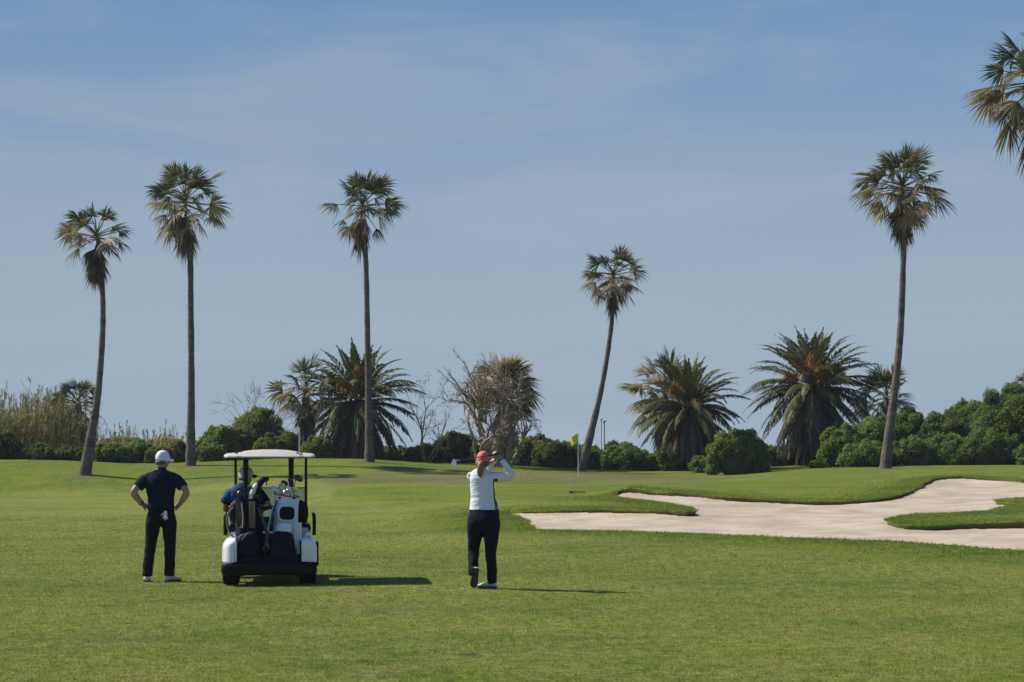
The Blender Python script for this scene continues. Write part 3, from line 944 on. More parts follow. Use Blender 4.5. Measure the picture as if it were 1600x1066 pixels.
def pinnate(S, hub, az, el, L, bend, col, leafcol2, leaflet=0.42, npair=58, width=0.040):
    d = np.array([math.cos(az) * math.cos(el), math.sin(az) * math.cos(el), math.sin(el)])
    s = np.array([-math.sin(az), math.cos(az), 0.0])
    tw = rng.normal(0, .25)
    k = 14; pts = [np.array(hub, float)]; ds = [d]
    for i in range(k):
        f = i / k
        d = unit(d + np.array([0, 0, -bend * (0.25 + 1.2 * f) / k]) + s * rng.normal(0, 0.006)); pts.append(pts[-1] + d * L / k); ds.append(d)
    pts = np.array(pts); ds = np.array(ds)
    V = []
    for i, p in enumerate(pts):
        w = 0.035 * (1 - i / k) + 0.006
        V += [p - s * w, p + s * w]
    S.add(V, [(2 * i, 2 * i + 1, 2 * i + 3, 2 * i + 2) for i in range(k)], np.array(col) * 1.4 + 0.015)
    tt = np.repeat(np.linspace(0.10, 1.0, npair), 2)
    side = np.tile([1.0, -1.0], npair)
    f = tt * k; i = np.minimum(f.astype(int), k - 1); a = (f - i)[:, None]
    p = pts[i] * (1 - a) + pts[i + 1] * a; dd = ds[i] * (1 - a) + ds[i + 1] * a
    up = np.cross(s, dd); up /= np.linalg.norm(up, axis=1)[:, None] + 1e-9
    up = np.where(up[:, 2:3] < 0, -up, up) if d[2] > -0.5 else up
    ln = leaflet * np.sin(np.clip(0.18 + tt * 0.92, 0, 1) * math.pi) ** 0.6 * rng.uniform(0.8, 1.15, len(tt)) + 0.06
    ang = 0.75 + rng.normal(0, 0.10, len(tt))
    vee = 0.42 + tw * side + rng.normal(0, 0.16, len(tt))
    dirn = dd * np.cos(ang)[:, None] + (s[None] * side[:, None] * np.cos(vee)[:, None] + up * np.sin(vee)[:, None]) * np.sin(ang)[:, None]
    tip = p + dirn * ln[:, None] - np.array([0, 0, 1]) * (ln * 0.22)[:, None]
    mid = p + dirn * (ln * 0.5)[:, None] - np.array([0, 0, 1]) * (ln * 0.04)[:, None]
    wv = np.cross(dirn, up); wv = wv / (np.linalg.norm(wv, axis=1)[:, None] + 1e-9) * width
    n = len(tt)
    VV = np.stack([p, mid - wv, tip, mid + wv], 1).reshape(-1, 3)
    base_ = np.clip(1 - tt / .45, 0, 1)[:, None] * .55
    cc = np.repeat((np.array(leafcol2)[None] * (1 - base_) + np.array((0.150, 0.105, 0.045))[None] * base_) * rng.uniform(0.75, 1.3, (n, 1)), 4, 0)
    S.add(VV, np.arange(4 * n).reshape(n, 4), cc)

def date_palm(label, Y, base_px, hub, L, nfr=92, ndead=46, fruit=9, tr=0.55, low=-1.15):
    b = G(base_px, Y); root = empty('date_palm', b); tag(root, label, 'palm tree', 'wide date palms in front of the sky')
    h = P(hub[0], hub[1], Y) - b
    MB().tube(spline([(0, 0, -.1, tr * 1.1), (0, 0, h.z * .45, tr), (0, 0, h.z * .85, tr * 1.05), (0, 0, h.z + .1, tr * .6)], 5).tolist(), n=18).build('trunk', M_DATE_TRUNK, root)
    S = Strips()
    for i in range(nfr):
        f = (i + .5) / nfr
        el = 1.50 * (1 - f ** 0.9) + low * f ** 0.9 + rng.normal(0, .08)
        az = i * 2.39996 + rng.normal(0, .2)
        g = np.array((0.084, 0.092, 0.027)) if f < .66 else np.array((0.084, 0.074, 0.032))  # lower fronds browner, with the crown's shade put into the colour
        if rng.random() < .12: g = np.array((0.150, 0.138, 0.050))
        g = g * rng.uniform(.8, 1.25)
        pinnate(S, np.array(h) + np.array([math.cos(az), math.sin(az), 0]) * 0.18 + np.array([0, 0, .30 * (1 - f) - .25 * f]), az, el, L * rng.uniform(.88, 1.06) * (0.76 + 0.30 * math.sin(min(f * 1.5, .5) * math.pi)), .95 + .75 * rng.random(), g, g, leaflet=L * (0.13 if f < .6 else .105))
    S.build('crown', M_PALM_LEAF, root)
    S = Strips()
    for i in range(ndead):
        az = i * 2.39996 + rng.normal(0, .2)
        c = np.array((0.085, 0.062, 0.046)) * rng.uniform(.6, 1.5)
        pinnate(S, np.array(h) + np.array([math.cos(az) * tr * .9, math.sin(az) * tr * .9, -.30 - .5 * rng.random()]), az, -.75 - .6 * rng.random(), L * rng.uniform(.70, .95), 1.6, c * 1.2, c, leaflet=L * .10, npair=34)
    S.build('dead_frond_skirt', M_PALM_LEAF, root)
    for i in range(fruit):
        S = Strips(); az = rng.uniform(0, 6.28) if i > fruit * .6 else rng.uniform(math.pi, 2 * math.pi)
        el = rng.uniform(.2, 1.0); L2 = L * rng.uniform(.36, .50)
        d = np.array([math.cos(az) * math.cos(el), math.sin(az) * math.cos(el), math.sin(el)])
        p0 = np.array(h) + np.array([0, -.25, .12]); p1 = p0 + d * L2
        V = []
        for q in range(5):
            p = p0 + d * L2 * q / 4
            V += [p + [0, 0, .03], p - [0, 0, .03]]
        S.add(V, [(2 * q, 2 * q + 1, 2 * q + 3, 2 * q + 2) for q in range(4)], (0.40, 0.17, 0.02))
        for q in range(60):
            e_ = unit(d + rng.normal(0, .45, 3)); a0 = p0 + d * L2 * rng.uniform(.55, 1); a1 = a0 + e_ * .35; a2 = a1 + np.array([0, 0, -.22]) + e_ * .1
            w = unit(np.cross(e_, rng.normal(0, 1, 3))) * .013
            S.add([a0 - w, a0 + w, a1 + w, a1 - w, a2 + w, a2 - w], [(0, 1, 2, 3), (3, 2, 4, 5)], np.array((0.30, 0.14, 0.025)) * rng.uniform(.6, 1.2))
        S.build('fruit_stalk', M_PALM_LEAF, root)
    return root
date_palm('wide date palm with long open fronds behind the tall straight trunk', 103, 562, (560, 628), 3.55, nfr=92, fruit=8)
date_palm('middle date palm, smaller and upright, left of the round green bush', 102, 1074, (1076, 638), 3.15, nfr=94, fruit=4)
date_palm('largest date palm with orange fruit stalks and brown hanging fronds', 104, 1268, (1270, 606), 3.75, nfr=116, ndead=70, fruit=20, low=-1.25)

# ------------------------------------------------------------------ bushes
def leaf_cards(C, Nn, size, cols):
    """C centres (n,3), Nn outward normals, size (n,)"""
    n = len(C)
    nn = Nn + rng.normal(0, 0.75, (n, 3)); nn /= np.linalg.norm(nn, axis=1)[:, None] + 1e-9
    u = np.cross(nn, rng.normal(0, 1, (n, 3))); u /= np.linalg.norm(u, axis=1)[:, None] + 1e-9
    v = np.cross(nn, u)
    l = size[:, None]; w = size[:, None] * 0.38
    V = np.stack([C - u * l, C - v * w + nn * w * .35, C + u * l - nn * w * .2, C + v * w + nn * w * .35], 1).reshape(-1, 3)
    return V, np.arange(4 * n).reshape(n, 4), np.repeat(cols, 4, 0)

BG = 'bushes behind the grass bank'
BUSHC = {'dark': ((0.072, 0.104, 0.034), (0.118, 0.156, 0.044)), 'mid': ((0.098, 0.144, 0.036), (0.160, 0.212, 0.052)),
         'light': ((0.115, 0.162, 0.036), (0.185, 0.228, 0.054)), 'brown': ((0.085, 0.068, 0.044), (0.115, 0.090, 0.055)), 'olive': ((0.088, 0.105, 0.034), (0.150, 0.150, 0.056))}
def bush(label, px0, px1, ytop, Y, kind='mid', leaf=0.085, dens=250, depth=0.75, nl=None, flat=1.0, ybase=None, wide=1.14):
    pc = (px0 + px1) / 2
    b = G(pc, Y)
    if ybase is not None: b.z = min(b.z, P(pc, ybase, Y).z)
    root = empty('bush', b); tag(root, label, 'bush', BG)
    W = (px1 - px0) * Y / FPX / 2 * wide; H = P(pc, ytop, Y).z - b.z; D = max(W * depth, H * .5)
    n = nl or max(26, int(16 * W * H / 1.2) + 22)
    lumps = []
    for i in range(n):
        a = i * 2.39996; t = math.sqrt((i + .5) / n)
        th = t * 1.45
        r = min(W, H) * rng.uniform(.13, .30)
        x = W * math.sin(th) * math.cos(a); y = D * .92 * math.sin(th) * math.sin(a)
        q = math.sqrt(max(1 - (x / W) ** 2 - (y / D) ** 2, 0)) ** flat
        z = max(H * q ** .45 * rng.uniform(.90, 1.07) - r * .95, r * .35)
        x = math.copysign(max(abs(x) - r * .55, 0), x); y = math.copysign(max(abs(y) - r * .55, 0), y)
        jx, jz = rng.normal(0, .07, 2)
        x += jx * W; z = max(r * .35, z + jz * H * .8)
        lumps.append((x, y, z, r))
    for i in range(max(4, int(W * 3))):           # skirts down to the ground
        a = rng.uniform(0, 6.28); r = min(W, H) * rng.uniform(.25, .38)
        lumps.append((math.cos(a) * (W - r * .8), math.sin(a) * (D - r * .8), r * .6, r))
    L = np.array(lumps)
    m = MB()
    for (x, y, z, r) in lumps: m.ell((x, y, z), (r * .72, r * .72, r * .72), nu=10, nv=7)
    m.ell((0, 0, H * .3), (W * .66, D * .6, H * .42), nu=14, nv=8)
    m.build('branches', M_BUSH_CORE, root)  # not branches: dark blobs added to block light inside the foliage
    Cs, Ns = [], []
    for (x, y, z, r) in lumps:
        k = int(4 * math.pi * r * r * dens)
        d = rng.normal(0, 1, (k, 3)); d /= np.linalg.norm(d, axis=1)[:, None]
        rr = r * (0.84 + 0.22 * rng.random(k) ** 1.3 + 0.13 * np.sin(d[:, 0] * 6 + x * 3) * np.sin(d[:, 2] * 5 + y) + .38 * (rng.random(k) < .05) * rng.random(k))
        p = np.array([x, y, z]) + d * rr[:, None]
        ins = np.zeros(k, bool)
        for (x2, y2, z2, r2) in lumps:
            ins |= ((p - [x2, y2, z2]) ** 2).sum(1) < (r2 * .80) ** 2
        okk = ~ins & (p[:, 2] > -.05)
        Cs.append(p[okk]); Ns.append(d[okk])
    shade_ = rng.uniform(.85, 1.15)
    C = np.concatenate(Cs); Nn = np.concatenate(Ns)
    Nn = Nn * 0.7 + np.array([0, 0, .45])
    c1, c2 = BUSHC[kind]
    mixf = np.clip(rng.normal(.5, .3, len(C)) + .25 * np.sin(C[:, 0] * 2.3 + C[:, 2] * 3.1 + pc), 0, 1)[:, None]
    cols = (np.array(c1)[None] * (1 - mixf) + np.array(c2)[None] * mixf) * shade_ * 1.15
    V, F, T = leaf_cards(C, Nn, leaf * rng.uniform(.6, 1.25, len(C)), cols)
    np_mesh('foliage', V, F, M_BUSH_LEAF, root, T)
    return root

for a in [
    ('dark low bush at the foot of the reeds in the left corner', -50, 28, 676, 101, 'dark'),
    ('low dark bush below the reeds, left of the curved palm trunk', 30, 92, 694, 101, 'dark'),
    ('low green bush just left of the curved palm trunk', 84, 142, 697, 101, 'dark'),
    ('low bright green bush right of the curved palm trunk', 146, 200, 691, 101, 'mid'),
    ('low bright green bush just left of the standing man', 186, 240, 689, 102, 'mid'),
    ('low green bush directly behind the white capped head of the standing man', 230, 272, 694, 101, 'dark'),
    ('yellowish low bush left of the straight dark palm trunk', 262, 300, 690, 102, 'olive'),
    ('low light green bush right of the straight dark palm trunk', 300, 350, 692, 101, 'light'),
    ('rounded green bush between the straight palm trunk and the cart roof', 312, 372, 666, 105, 'light'),
    ('tallest loose green bush above the left end of the cart roof', 366, 442, 640, 106, 'light'),
    ('bright low bush above the middle of the cart roof', 400, 446, 680, 102, 'light'),
    ('low dark bush beside the white post above the cart roof', 430, 476, 676, 103, 'mid'),
    ('green bush at the right end of the cart roof', 476, 522, 680, 101, 'light'),
    ('dark low bush right of the wide date palm', 640, 690, 693, 103, 'dark'),
    ('dark bush left of the woman behind the club head', 678, 745, 676, 104, 'dark'),
    ('dark bush behind the coral cap of the woman', 738, 800, 690, 103, 'dark'),
    ('dark hedge bush just right of the raised arms of the woman', 790, 850, 686, 103, 'mid'),
    ('dark hedge bush left of the yellow flag', 836, 898, 690, 102, 'dark'),
    ('dark hedge bush behind the foot of the leaning palm', 888, 948, 699, 102, 'dark'),
    ('green bush right of the two white posts', 944, 1010, 694, 101, 'mid'),
    ('low leafy bush at the left foot of the middle date palm', 1000, 1062, 705, 101, 'mid'),
    ('small leafy shrub between the middle date palm and the round bush', 1078, 1112, 712, 99, 'mid'),
    ('dense dark green bush at the left end of the big hedge on the right', 1286, 1352, 668, 98, 'mid'),
    ('big bush left of the curved trunk on the mound', 1326, 1404, 652, 100, 'mid'),
    ('big bush right behind the curved trunk on the mound', 1388, 1452, 641, 101, 'mid'),
    ('rounded bush lower than its neighbours right of the curved trunk', 1430, 1500, 650, 100, 'mid'),
    ('large bush second from the right edge', 1476, 1566, 628, 101, 'mid'),
    ('tallest and largest bush filling the right edge', 1530, 1650, 610, 98, 'mid'),
    ('small bush low down at the right edge before the tallest one', 1585, 1640, 690, 95, 'mid')]:
    bush(*a)
for a in [
    ('lower bush in front of the big right hedge, just left of the curved trunk', 1318, 1386, 690, 96.5, 'mid'),
    ('lower bush in front of the big right hedge, just right of the curved trunk', 1396, 1462, 684, 97, 'mid'),
    ('lower bush in the middle of the big right hedge', 1448, 1522, 680, 97, 'mid'),
    ('lower bush at the foot of the tallest right hand bush', 1508, 1592, 672, 96, 'mid')]: bush(*a)
bush('round bright green bush standing alone between two date palms', 1106, 1200, 676, 96.5, 'light', dens=300, depth=.9, wide=1.0)
bush('dark bush in the shade behind the largest date palm', 1176, 1300, 694, 107, 'dark')
bush('dark bush hidden behind the left half of the wide date palm', 505, 580, 688, 107, 'dark')
bush('dark bush hidden behind the right half of the wide date palm', 572, 652, 697, 107, 'dark')
bush('dark bush behind the middle date palm', 1040, 1116, 698, 107, 'dark')
bush('tiny leafy tuft left of the big right hedge', 1266, 1286, 720, 94.5, 'light')
bush('brown dry scrub behind the low hedge, left of the straight palm trunk', 150, 232, 683, 118, 'brown', ybase=722)
bush('brown dry scrub behind the low hedge, next to the straight palm trunk', 222, 300, 686, 118, 'brown', ybase=722)
bush('far brown topped scrub above the hedge left of the flag', 808, 886, 684, 116, 'brown', ybase=735)
bush('brown scrub slope behind the white posts', 940, 1000, 690, 112, 'brown', ybase=735)
bush('dark far scrub beside the bare tree', 866, 938, 694, 112, 'dark', ybase=735)

# ------------------------------------------------------------------ reeds (a thicket nobody could count)
def reeds(name, label, n, px0, px1, Y0, Y1, topf, straw):
    S = Strips()
    for i in range(n):
        px = rng.uniform(px0, px1); Y = rng.uniform(Y0, Y1); b = np.array(G(px, Y))
        H = max(0.4, P(px, topf(px) + rng.normal(0, 9), Y).z - b[2]) * rng.uniform(.65, 1.02)
        lean = rng.normal(0, .11, 2); k = 6
        col = np.array((0.360, 0.290, 0.165)) * rng.uniform(.55, 1.1) if rng.random() < straw else np.array((0.150, 0.160, 0.065)) * rng.uniform(.7, 1.2)
        V = []
        for q in range(k + 1):
            t = q / k; p = b + np.array([lean[0] * H * t * t, lean[1] * H * t * t, H * t]); w = .017 * (1 - .6 * t)
            V += [p - [w, 0, 0], p + [w, 0, 0]]
        S.add(V, [(2 * q, 2 * q + 1, 2 * q + 3, 2 * q + 2) for q in range(k)], col)
        for q in range(11):
            t = rng.uniform(.15, .98); p = b + np.array([lean[0] * H * t * t, lean[1] * H * t * t, H * t])
            az = rng.uniform(0, 6.28); l = rng.uniform(.25, .55); o = np.array([math.cos(az), math.sin(az), 0]); w = np.array([-o[1], o[0], 0]) * .017
            a1 = p + o * l * .35 + [0, 0, l * .45]; a2 = p + o * l * .8 + [0, 0, l * rng.uniform(.1, .5)]
            c = col * rng.uniform(.8, 1.2) if rng.random() < .6 else np.array((0.115, 0.125, 0.046)) * rng.uniform(.7, 1.2)
            S.add([p - w, p + w, a1 + w, a1 - w, a2 + w * .2, a2 - w * .2], [(0, 1, 2, 3), (3, 2, 4, 5)], c)
        if rng.random() < .25:
            p = np.array(V[-1])
            for q in range(10):
                d = rng.normal(0, .05, 3) + [0, 0, .15]; a0 = p + [0, 0, rng.uniform(-.1, .25)]
                S.add([a0 - [.012, 0, 0], a0 + [.012, 0, 0], a0 + d + [.008, 0, 0], a0 + d - [.008, 0, 0]], [(0, 1, 2, 3)], np.array((0.25, 0.19, 0.13)))
    return tag(S.build(name, M_REED), label, 'reeds', kind='stuff')
reeds('reed_thicket', 'tall straw coloured reed thicket at the left edge', 980, -70, 150, 101.5, 108, lambda p: 622 + 8 * math.sin(p * .06) + max(0, p - 105) * 1.1, .62)
reeds('low_reeds', 'thin dry reeds above the low hedge behind the standing man', 210, 150, 296, 108, 120, lambda p: 676 + 7 * math.sin(p * .09) + (0 if p < 235 else 8), .75)
reeds('sparse_reed_stalks', 'a few long bare reed stalks above the thicket', 16, -10, 80, 102, 105, lambda p: 600, .5)

# ------------------------------------------------------------------ bare trees
def grow(out, p, d, L, r, depth, twist, upb, spread, leaves=None, kids=(2, 4), shrink=(.45, .75)):
    k = max(4, int(L / .16)); pts = [(*p, r)]
    d = unit(np.array(d, float)); p = np.array(p, float); spots = []
    for i in range(k):
        d = unit(d + rng.normal(0, twist, 3) + np.array([0, 0, upb])); p = p + d * L / k
        rr = r * (1 - .65 * (i + 1) / k); pts.append((*p, rr)); spots.append((p.copy(), d.copy(), rr))
    out.append(pts)
    if depth > 0:
        for c in range(rng.integers(kids[0], kids[1] + 1)):
            q = spots[rng.integers(int(k * .3), k)]
            nd = unit(q[1] + rng.normal(0, spread, 3))
            grow(out, q[0], nd, L * rng.uniform(*shrink), max(q[2] * .75, .009), depth - 1, twist, upb, spread, leaves, kids, shrink)
    elif leaves is not None:
        leaves.append(p)
def twig_tree(name, label, Y, stems, twist, upb, spread, depth, kids, leafy=0, lcol='mid', mat=None, cat='tree', anchor=None, shrink=(.45, .75)):
    b = G(anchor, Y); root = empty(name, b); tag(root, label, cat)
    m = MB(); lv = []; limbs = []
    for (px, py, ex, ey, r, dy) in stems:
        a = P(px, py, Y) if py else G(px, Y); q = P(ex, ey, Y + dy); d = q - a
        o = []; grow(o, a - b, d, d.length, r, depth, twist, upb, spread, lv, kids, shrink)
        limbs += o
    big = [l for l in limbs if l[0][3] > .045]; small = [l for l in limbs if l[0][3] <= .045]
    for l in big: m.tube(l, n=7)
    m.build('trunk', mat or M_BARK, root)
    m = MB()
    for l in small: m.tube(l, n=4)
    if small: m.build('branches', mat or M_BARK, root)
    if leafy and lv:
        C = np.concatenate([np.array(p)[None] + rng.normal(0, .13, (leafy, 3)) for p in lv if rng.random() < .55])
        c1, c2 = BUSHC[lcol]; f = rng.random((len(C), 1)); V, F, T = leaf_cards(C, np.tile([[0, 0, .6]], (len(C), 1)), .05 * rng.uniform(.7, 1.3, len(C)), np.array(c1) * (1 - f) + np.array(c2) * f)
        np_mesh('foliage', V, F, M_BUSH_LEAF, root, T)
    return root
st = []
for i in range(13):
    px = 748 + i * 3.9 + rng.normal(0, 2); st.append((px, 0, px + (px - 772) * 1.1 + rng.normal(0, 8), 640 + rng.normal(0, 14), rng.uniform(.06, .12), rng.normal(0, .5)))
for (ex, ey, dy) in ((686, 592, 0), (700, 575, .3), (708, 610, -.5), (716, 565, .5), (735, 560, .4), (726, 590, -.7), (850, 645, 0), (835, 612, .4), (834, 592, -.3), (815, 580, .3), (790, 578, -.4), (765, 580, .3), (725, 600, -.5), (822, 620, -.6), (750, 590, -.7), (800, 585, -.8), (770, 595, -1.2), (785, 588, -1.3), (812, 600, -1.0), (760, 610, -1.3), (828, 590, -.6), (745, 590, -.9), (797, 610, -1.4)):
    sx_, sy_ = (752 if ex < 772 else 788) + rng.normal(0, 5), 655 + rng.normal(0, 12)
    st.append((sx_, sy_, ex, ey, .065 if ex < 840 else .035, dy))
twig_tree('bare_tree', 'leafless tree of many twisted pale branches behind the woman', 98.5, st, .15, .015, .62, 2, (6, 9), anchor=770, shrink=(.22, .38))
twig_tree('thin_tree', 'thin sparse tree with few leaves between the date palm and the bare tree', 102, [(664, 0, 640, 625, .05, .3), (664, 0, 668, 618, .05, 0), (668, 0, 700, 640, .05, -.3), (672, 0, 712, 668, .04, .2), (662, 0, 652, 650, .035, -.3)], .10, .02, .6, 3, (2, 4), leafy=9, lcol='dark', anchor=666, shrink=(.35, .55))
twig_tree('bare_shrub', 'grey leafless shrub poking above the bush over the cart roof', 105, [(404, 700, 378, 652, .03, 0), (406, 700, 394, 644, .03, .2), (410, 700, 430, 642, .03, 0), (412, 700, 440, 656, .025, 0)], .08, .02, .55, 3, (3, 4), cat='shrub', anchor=408)
twig_tree('bare_shrub', 'small leafless shrub at the foot of the leftmost reeds palm', 103, [(150, 690, 158, 668, .02, 0), (152, 690, 146, 664, .02, .2)], .08, .02, .55, 2, (2, 3), cat='shrub', anchor=151)

# ------------------------------------------------------------------ flag, posts, rake, ball
M_WHITE = pm('white_paint', (0.72, 0.72, 0.70), .45, var=.06)
M_POST = pm('post_metal', (0.55, 0.56, 0.57), .5, var=.1)
M_FLAG = pm('yellow_cloth', (0.78, 0.66, 0.02), .7, var=.08)
M_DARK = pm('dark_plastic', (0.018, 0.019, 0.022), .5, var=.15)
b = G(903.5, 86)
root = empty('flagstick', b); tag(root, 'thin flagstick with yellow flag on the putting green', 'flag')
topz = P(903, 677, 86).z - b.z
MB().tube([(0, 0, -.05, .014), (0, 0, .9, .013), (0, 0, topz, .011)], n=8).build('pole', M_WHITE, root)
V, F = [], []
nu, nv = 10, 7
for i in range(nu + 1):
    for j in range(nv + 1):
        t = i / nu; s_ = j / nv
        V.append((-.36 * t * (1 - .12 * s_), .10 * math.sin(t * 7 + s_ * 1.5) * t, topz - .02 - .40 * s_ - .16 * t * (1 - .3 * s_) + .02 * math.sin(t * 6)))
for i in range(nu):
    for j in range(nv): F.append((i * (nv + 1) + j, (i + 1) * (nv + 1) + j, (i + 1) * (nv + 1) + j + 1, i * (nv + 1) + j + 1))
MB().add(V, F).build('flag', M_FLAG, root)

def post(label, px, ytop, Y, r, cap=True):
    b = G(px, Y); root = empty('white_post', b); tag(root, label, 'post', 'white posts among the bushes')
    h = P(px, ytop, Y).z - b.z
    MB().tube([(0, 0, -.05, r), (0, 0, h, r * .9)], n=10).build('pole', M_POST, root)
    if cap: MB().lathe([(r * .9, 0), (r * 2.4, .02), (r * 2.4, .10), (r * .8, .14)], (0, 0, h), n=12).build('cap', M_POST, root)
post('taller and thinner of the two white posts right of the leaning palm', 939.5, 657, 106, .035)
post('right one of the two white posts, slightly lower and thicker', 943.8, 660, 106.5, .05)
post('pale post standing in the bushes above the cart roof', 468, 668, 99.5, .036, cap=False)

b = G(903, 66.5)
root = empty('bunker_rake', b + Vector((0, 0, .03)), R(-20)); tag(root, 'dark rake lying on the grass left of the bunker', 'rake')
MB().tube([(-.22, 0, .02, .018), (.26, 0, .01, .018)], n=8).build('handle', M_DARK, root)
m = MB().box((-.24, 0, .02), (.05, .30, .04), bevel=.008)
for i in range(7): m.box((-.24, -.13 + i * .043, -.015), (.012, .012, .07))
m.build('head', M_DARK, root)

m = MB().ell(P(894, 171, 46), (.0215, .0215, .0215), nu=24, nv=16)
tag(m.build('golf_ball', M_WHITE), 'white golf ball in flight high in the sky', 'ball')

# ------------------------------------------------------------------ people
M_SKIN = pm('skin', (0.36, 0.20, 0.135), .5, var=.08, vscale=12)
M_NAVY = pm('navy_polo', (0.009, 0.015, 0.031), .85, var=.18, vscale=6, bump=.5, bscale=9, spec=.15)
M_TROUSER = pm('black_trousers', (0.009, 0.0095, 0.0115), .85, var=.2, vscale=5, bump=.6, bscale=8, spec=.15)
M_TROUSER2 = pm('navy_trousers', (0.008, 0.0105, 0.018), .85, var=.2, vscale=5, bump=.6, bscale=8, spec=.15)
M_CAPW = pm('white_cap', (0.70, 0.71, 0.73), .7, var=.05, bump=.2, bscale=40)
M_CORAL = pm('coral_cap', (0.72, 0.15, 0.11), .7, var=.08, bump=.2, bscale=40)
M_SHOE = pm('pale_shoe', (0.55, 0.53, 0.46), .6, var=.12)
M_SOLE = pm('dark_sole', (0.03, 0.028, 0.024), .8, var=.2)
M_HAIR_G = pm('grey_hair', (0.09, 0.085, 0.08), .6, var=.3, vscale=60)
M_HAIR_B = pm('brown_hair', (0.17, 0.10, 0.055), .5, var=.5, vscale=30, stretch=(4, 4, .6))
M_BELT = pm('black_leather', (0.006, 0.006, 0.006), .6, var=.1, spec=.15)
M_EYE = pm('eye', (0.03, 0.02, 0.015), .2)
M_BLUE = pm('blue_polo', (0.010, 0.045, 0.150), .7, var=.15, vscale=6, bump=.5, bscale=9, spec=.15)
M_NAVYCAP = pm('navy_brim', (0.012, 0.014, 0.022), .7, spec=.15)
M_GREYCAP = pm('grey_cap', (0.42, 0.44, 0.47), .7, var=.08)

def make_shirt_mat():
    """white ribbed top, printed olive and brown over the front"""
    m, n, l, b = new_mat('white_top')
    tc = n.new('ShaderNodeTexCoord'); vec = tc.outputs['Object']
    sp = n.new('ShaderNodeSeparateXYZ'); l.new(vec, sp.inputs[0])
    mx_ = n.new('ShaderNodeMath'); mx_.operation = 'MULTIPLY_ADD'; l.new(mrange(n, l, sp.outputs['X'], .06, .16, 0, .16, False), mx_.inputs[0]); mx_.inputs[1].default_value = 1.0; l.new(sp.outputs['Y'], mx_.inputs[2])
    fr = mrange(n, l, mx_.outputs[0], 0.055, 0.065)
    low = mrange(n, l, sp.outputs['Z'], 1.36, 1.34, 0, 1)
    xx = mrange(n, l, sp.outputs['X'], -.3, -.2, 0, 1)
    f = n.new('ShaderNodeMath'); f.operation = 'MULTIPLY'; l.new(fr, f.inputs[0])
    lm = n.new('ShaderNodeMath'); lm.operation = 'MULTIPLY'; l.new(low, lm.inputs[0]); l.new(mrange(n, l, sp.outputs['X'], .178, .182, 1, 0), lm.inputs[1]); l.new(lm.outputs[0], f.inputs[1])
    pat = mixc(n, l, mrange(n, l, noise_node(n, l, vec, 14, 3), .45, .55), (0.16, 0.12, 0.055), (0.07, 0.055, 0.03))
    c = mixc(n, l, f.outputs[0], (0.70, 0.71, 0.76), pat)
    # small floral prints at the shoulder seams
    zz = mrange(n, l, sp.outputs['Z'], 1.405, 1.43, 0, 1); nn = mrange(n, l, noise_node(n, l, vec, 22, 2), .50, .58)
    ax = n.new('ShaderNodeMath'); ax.operation = 'ABSOLUTE'; l.new(sp.outputs['X'], ax.inputs[0])
    sh = mrange(n, l, ax.outputs[0], .10, .12, 0, 1)
    g1 = n.new('ShaderNodeMath'); g1.operation = 'MULTIPLY'; l.new(zz, g1.inputs[0]); l.new(nn, g1.inputs[1])
    sh2 = mrange(n, l, ax.outputs[0], .19, .175, 0, 1)
    g2 = n.new('ShaderNodeMath'); g2.operation = 'MULTIPLY'; l.new(g1.outputs[0], g2.inputs[0]); l.new(sh, g2.inputs[1])
    g3 = n.new('ShaderNodeMath'); g3.operation = 'MULTIPLY'; l.new(g2.outputs[0], g3.inputs[0]); l.new(sh2, g3.inputs[1])
    c = mixc(n, l, g3.outputs[0], c, (0.30, 0.16, 0.10))
    l.new(c, b.inputs['Base Color']); b.inputs['Roughness'].default_value = .75; b.inputs['Specular IOR Level'].default_value = .2
    mp = n.new('ShaderNodeMapping'); l.new(vec, mp.inputs[0]); mp.inputs['Scale'].default_value = (2.2, 2, 17); mp.inputs['Rotation'].default_value = (0, R(12), 0)
    bp = n.new('ShaderNodeBump'); bp.inputs['Strength'].default_value = .45; bp.inputs['Distance'].default_value = .022
    l.new(noise_node(n, l, mp.outputs[0], 1.8, 3, .5), bp.inputs['Height']); l.new(bp.outputs[0], b.inputs['Normal'])
    return m
M_TOP = make_shirt_mat()

def hand(m, wrist, tip, side_axis, curl=.5, s=1.0):
    """palm, four bent fingers and a thumb; side_axis points to the thumb side"""
    w = Vector(wrist); d = (Vector(tip) - w).normalized(); s_ = Vector(side_axis); s_ = (s_ - d * s_.dot(d)).normalized(); nrm_ = d.cross(s_)
    pe = w + d * .085 * s
    m.tube([(*(w - d * .02), .026 * s, .020 * s), (*(w + d * .03 * s), .036 * s, .017 * s), (*pe, .040 * s, .014 * s)], n=10, sub=3, ref=s_, round_ends=True)
    for i, (o, L) in enumerate(((.029, .066), (.010, .074), (-.010, .070), (-.028, .055))):
        p0 = pe + s_ * o * s - d * .012; a = curl
        p1 = p0 + (d * math.cos(a * .6) + nrm_ * math.sin(a * .6)) * L * .5 * s
        p2 = p1 + (d * math.cos(a * 1.5) + nrm_ * math.sin(a * 1.5)) * L * .32 * s
        p3 = p2 + (d * math.cos(a * 2.3) + nrm_ * math.sin(a * 2.3)) * L * .28 * s
        m.tube([(*p0, .0095 * s), (*p1, .009 * s), (*p2, .0085 * s), (*p3, .007 * s)], n=8, sub=2, round_ends=True)
    t0 = w + d * .025 * s + s_ * .028 * s; t1 = t0 + (s_ * .75 + d * .7 + nrm_ * .2).normalized() * .04 * s; t2 = t1 + (s_ * .35 + d + nrm_ * .35).normalized() * .035 * s
    m.tube([(*t0, .013 * s), (*t1, .011 * s), (*t2, .0085 * s)], n=8, sub=3, round_ends=True)

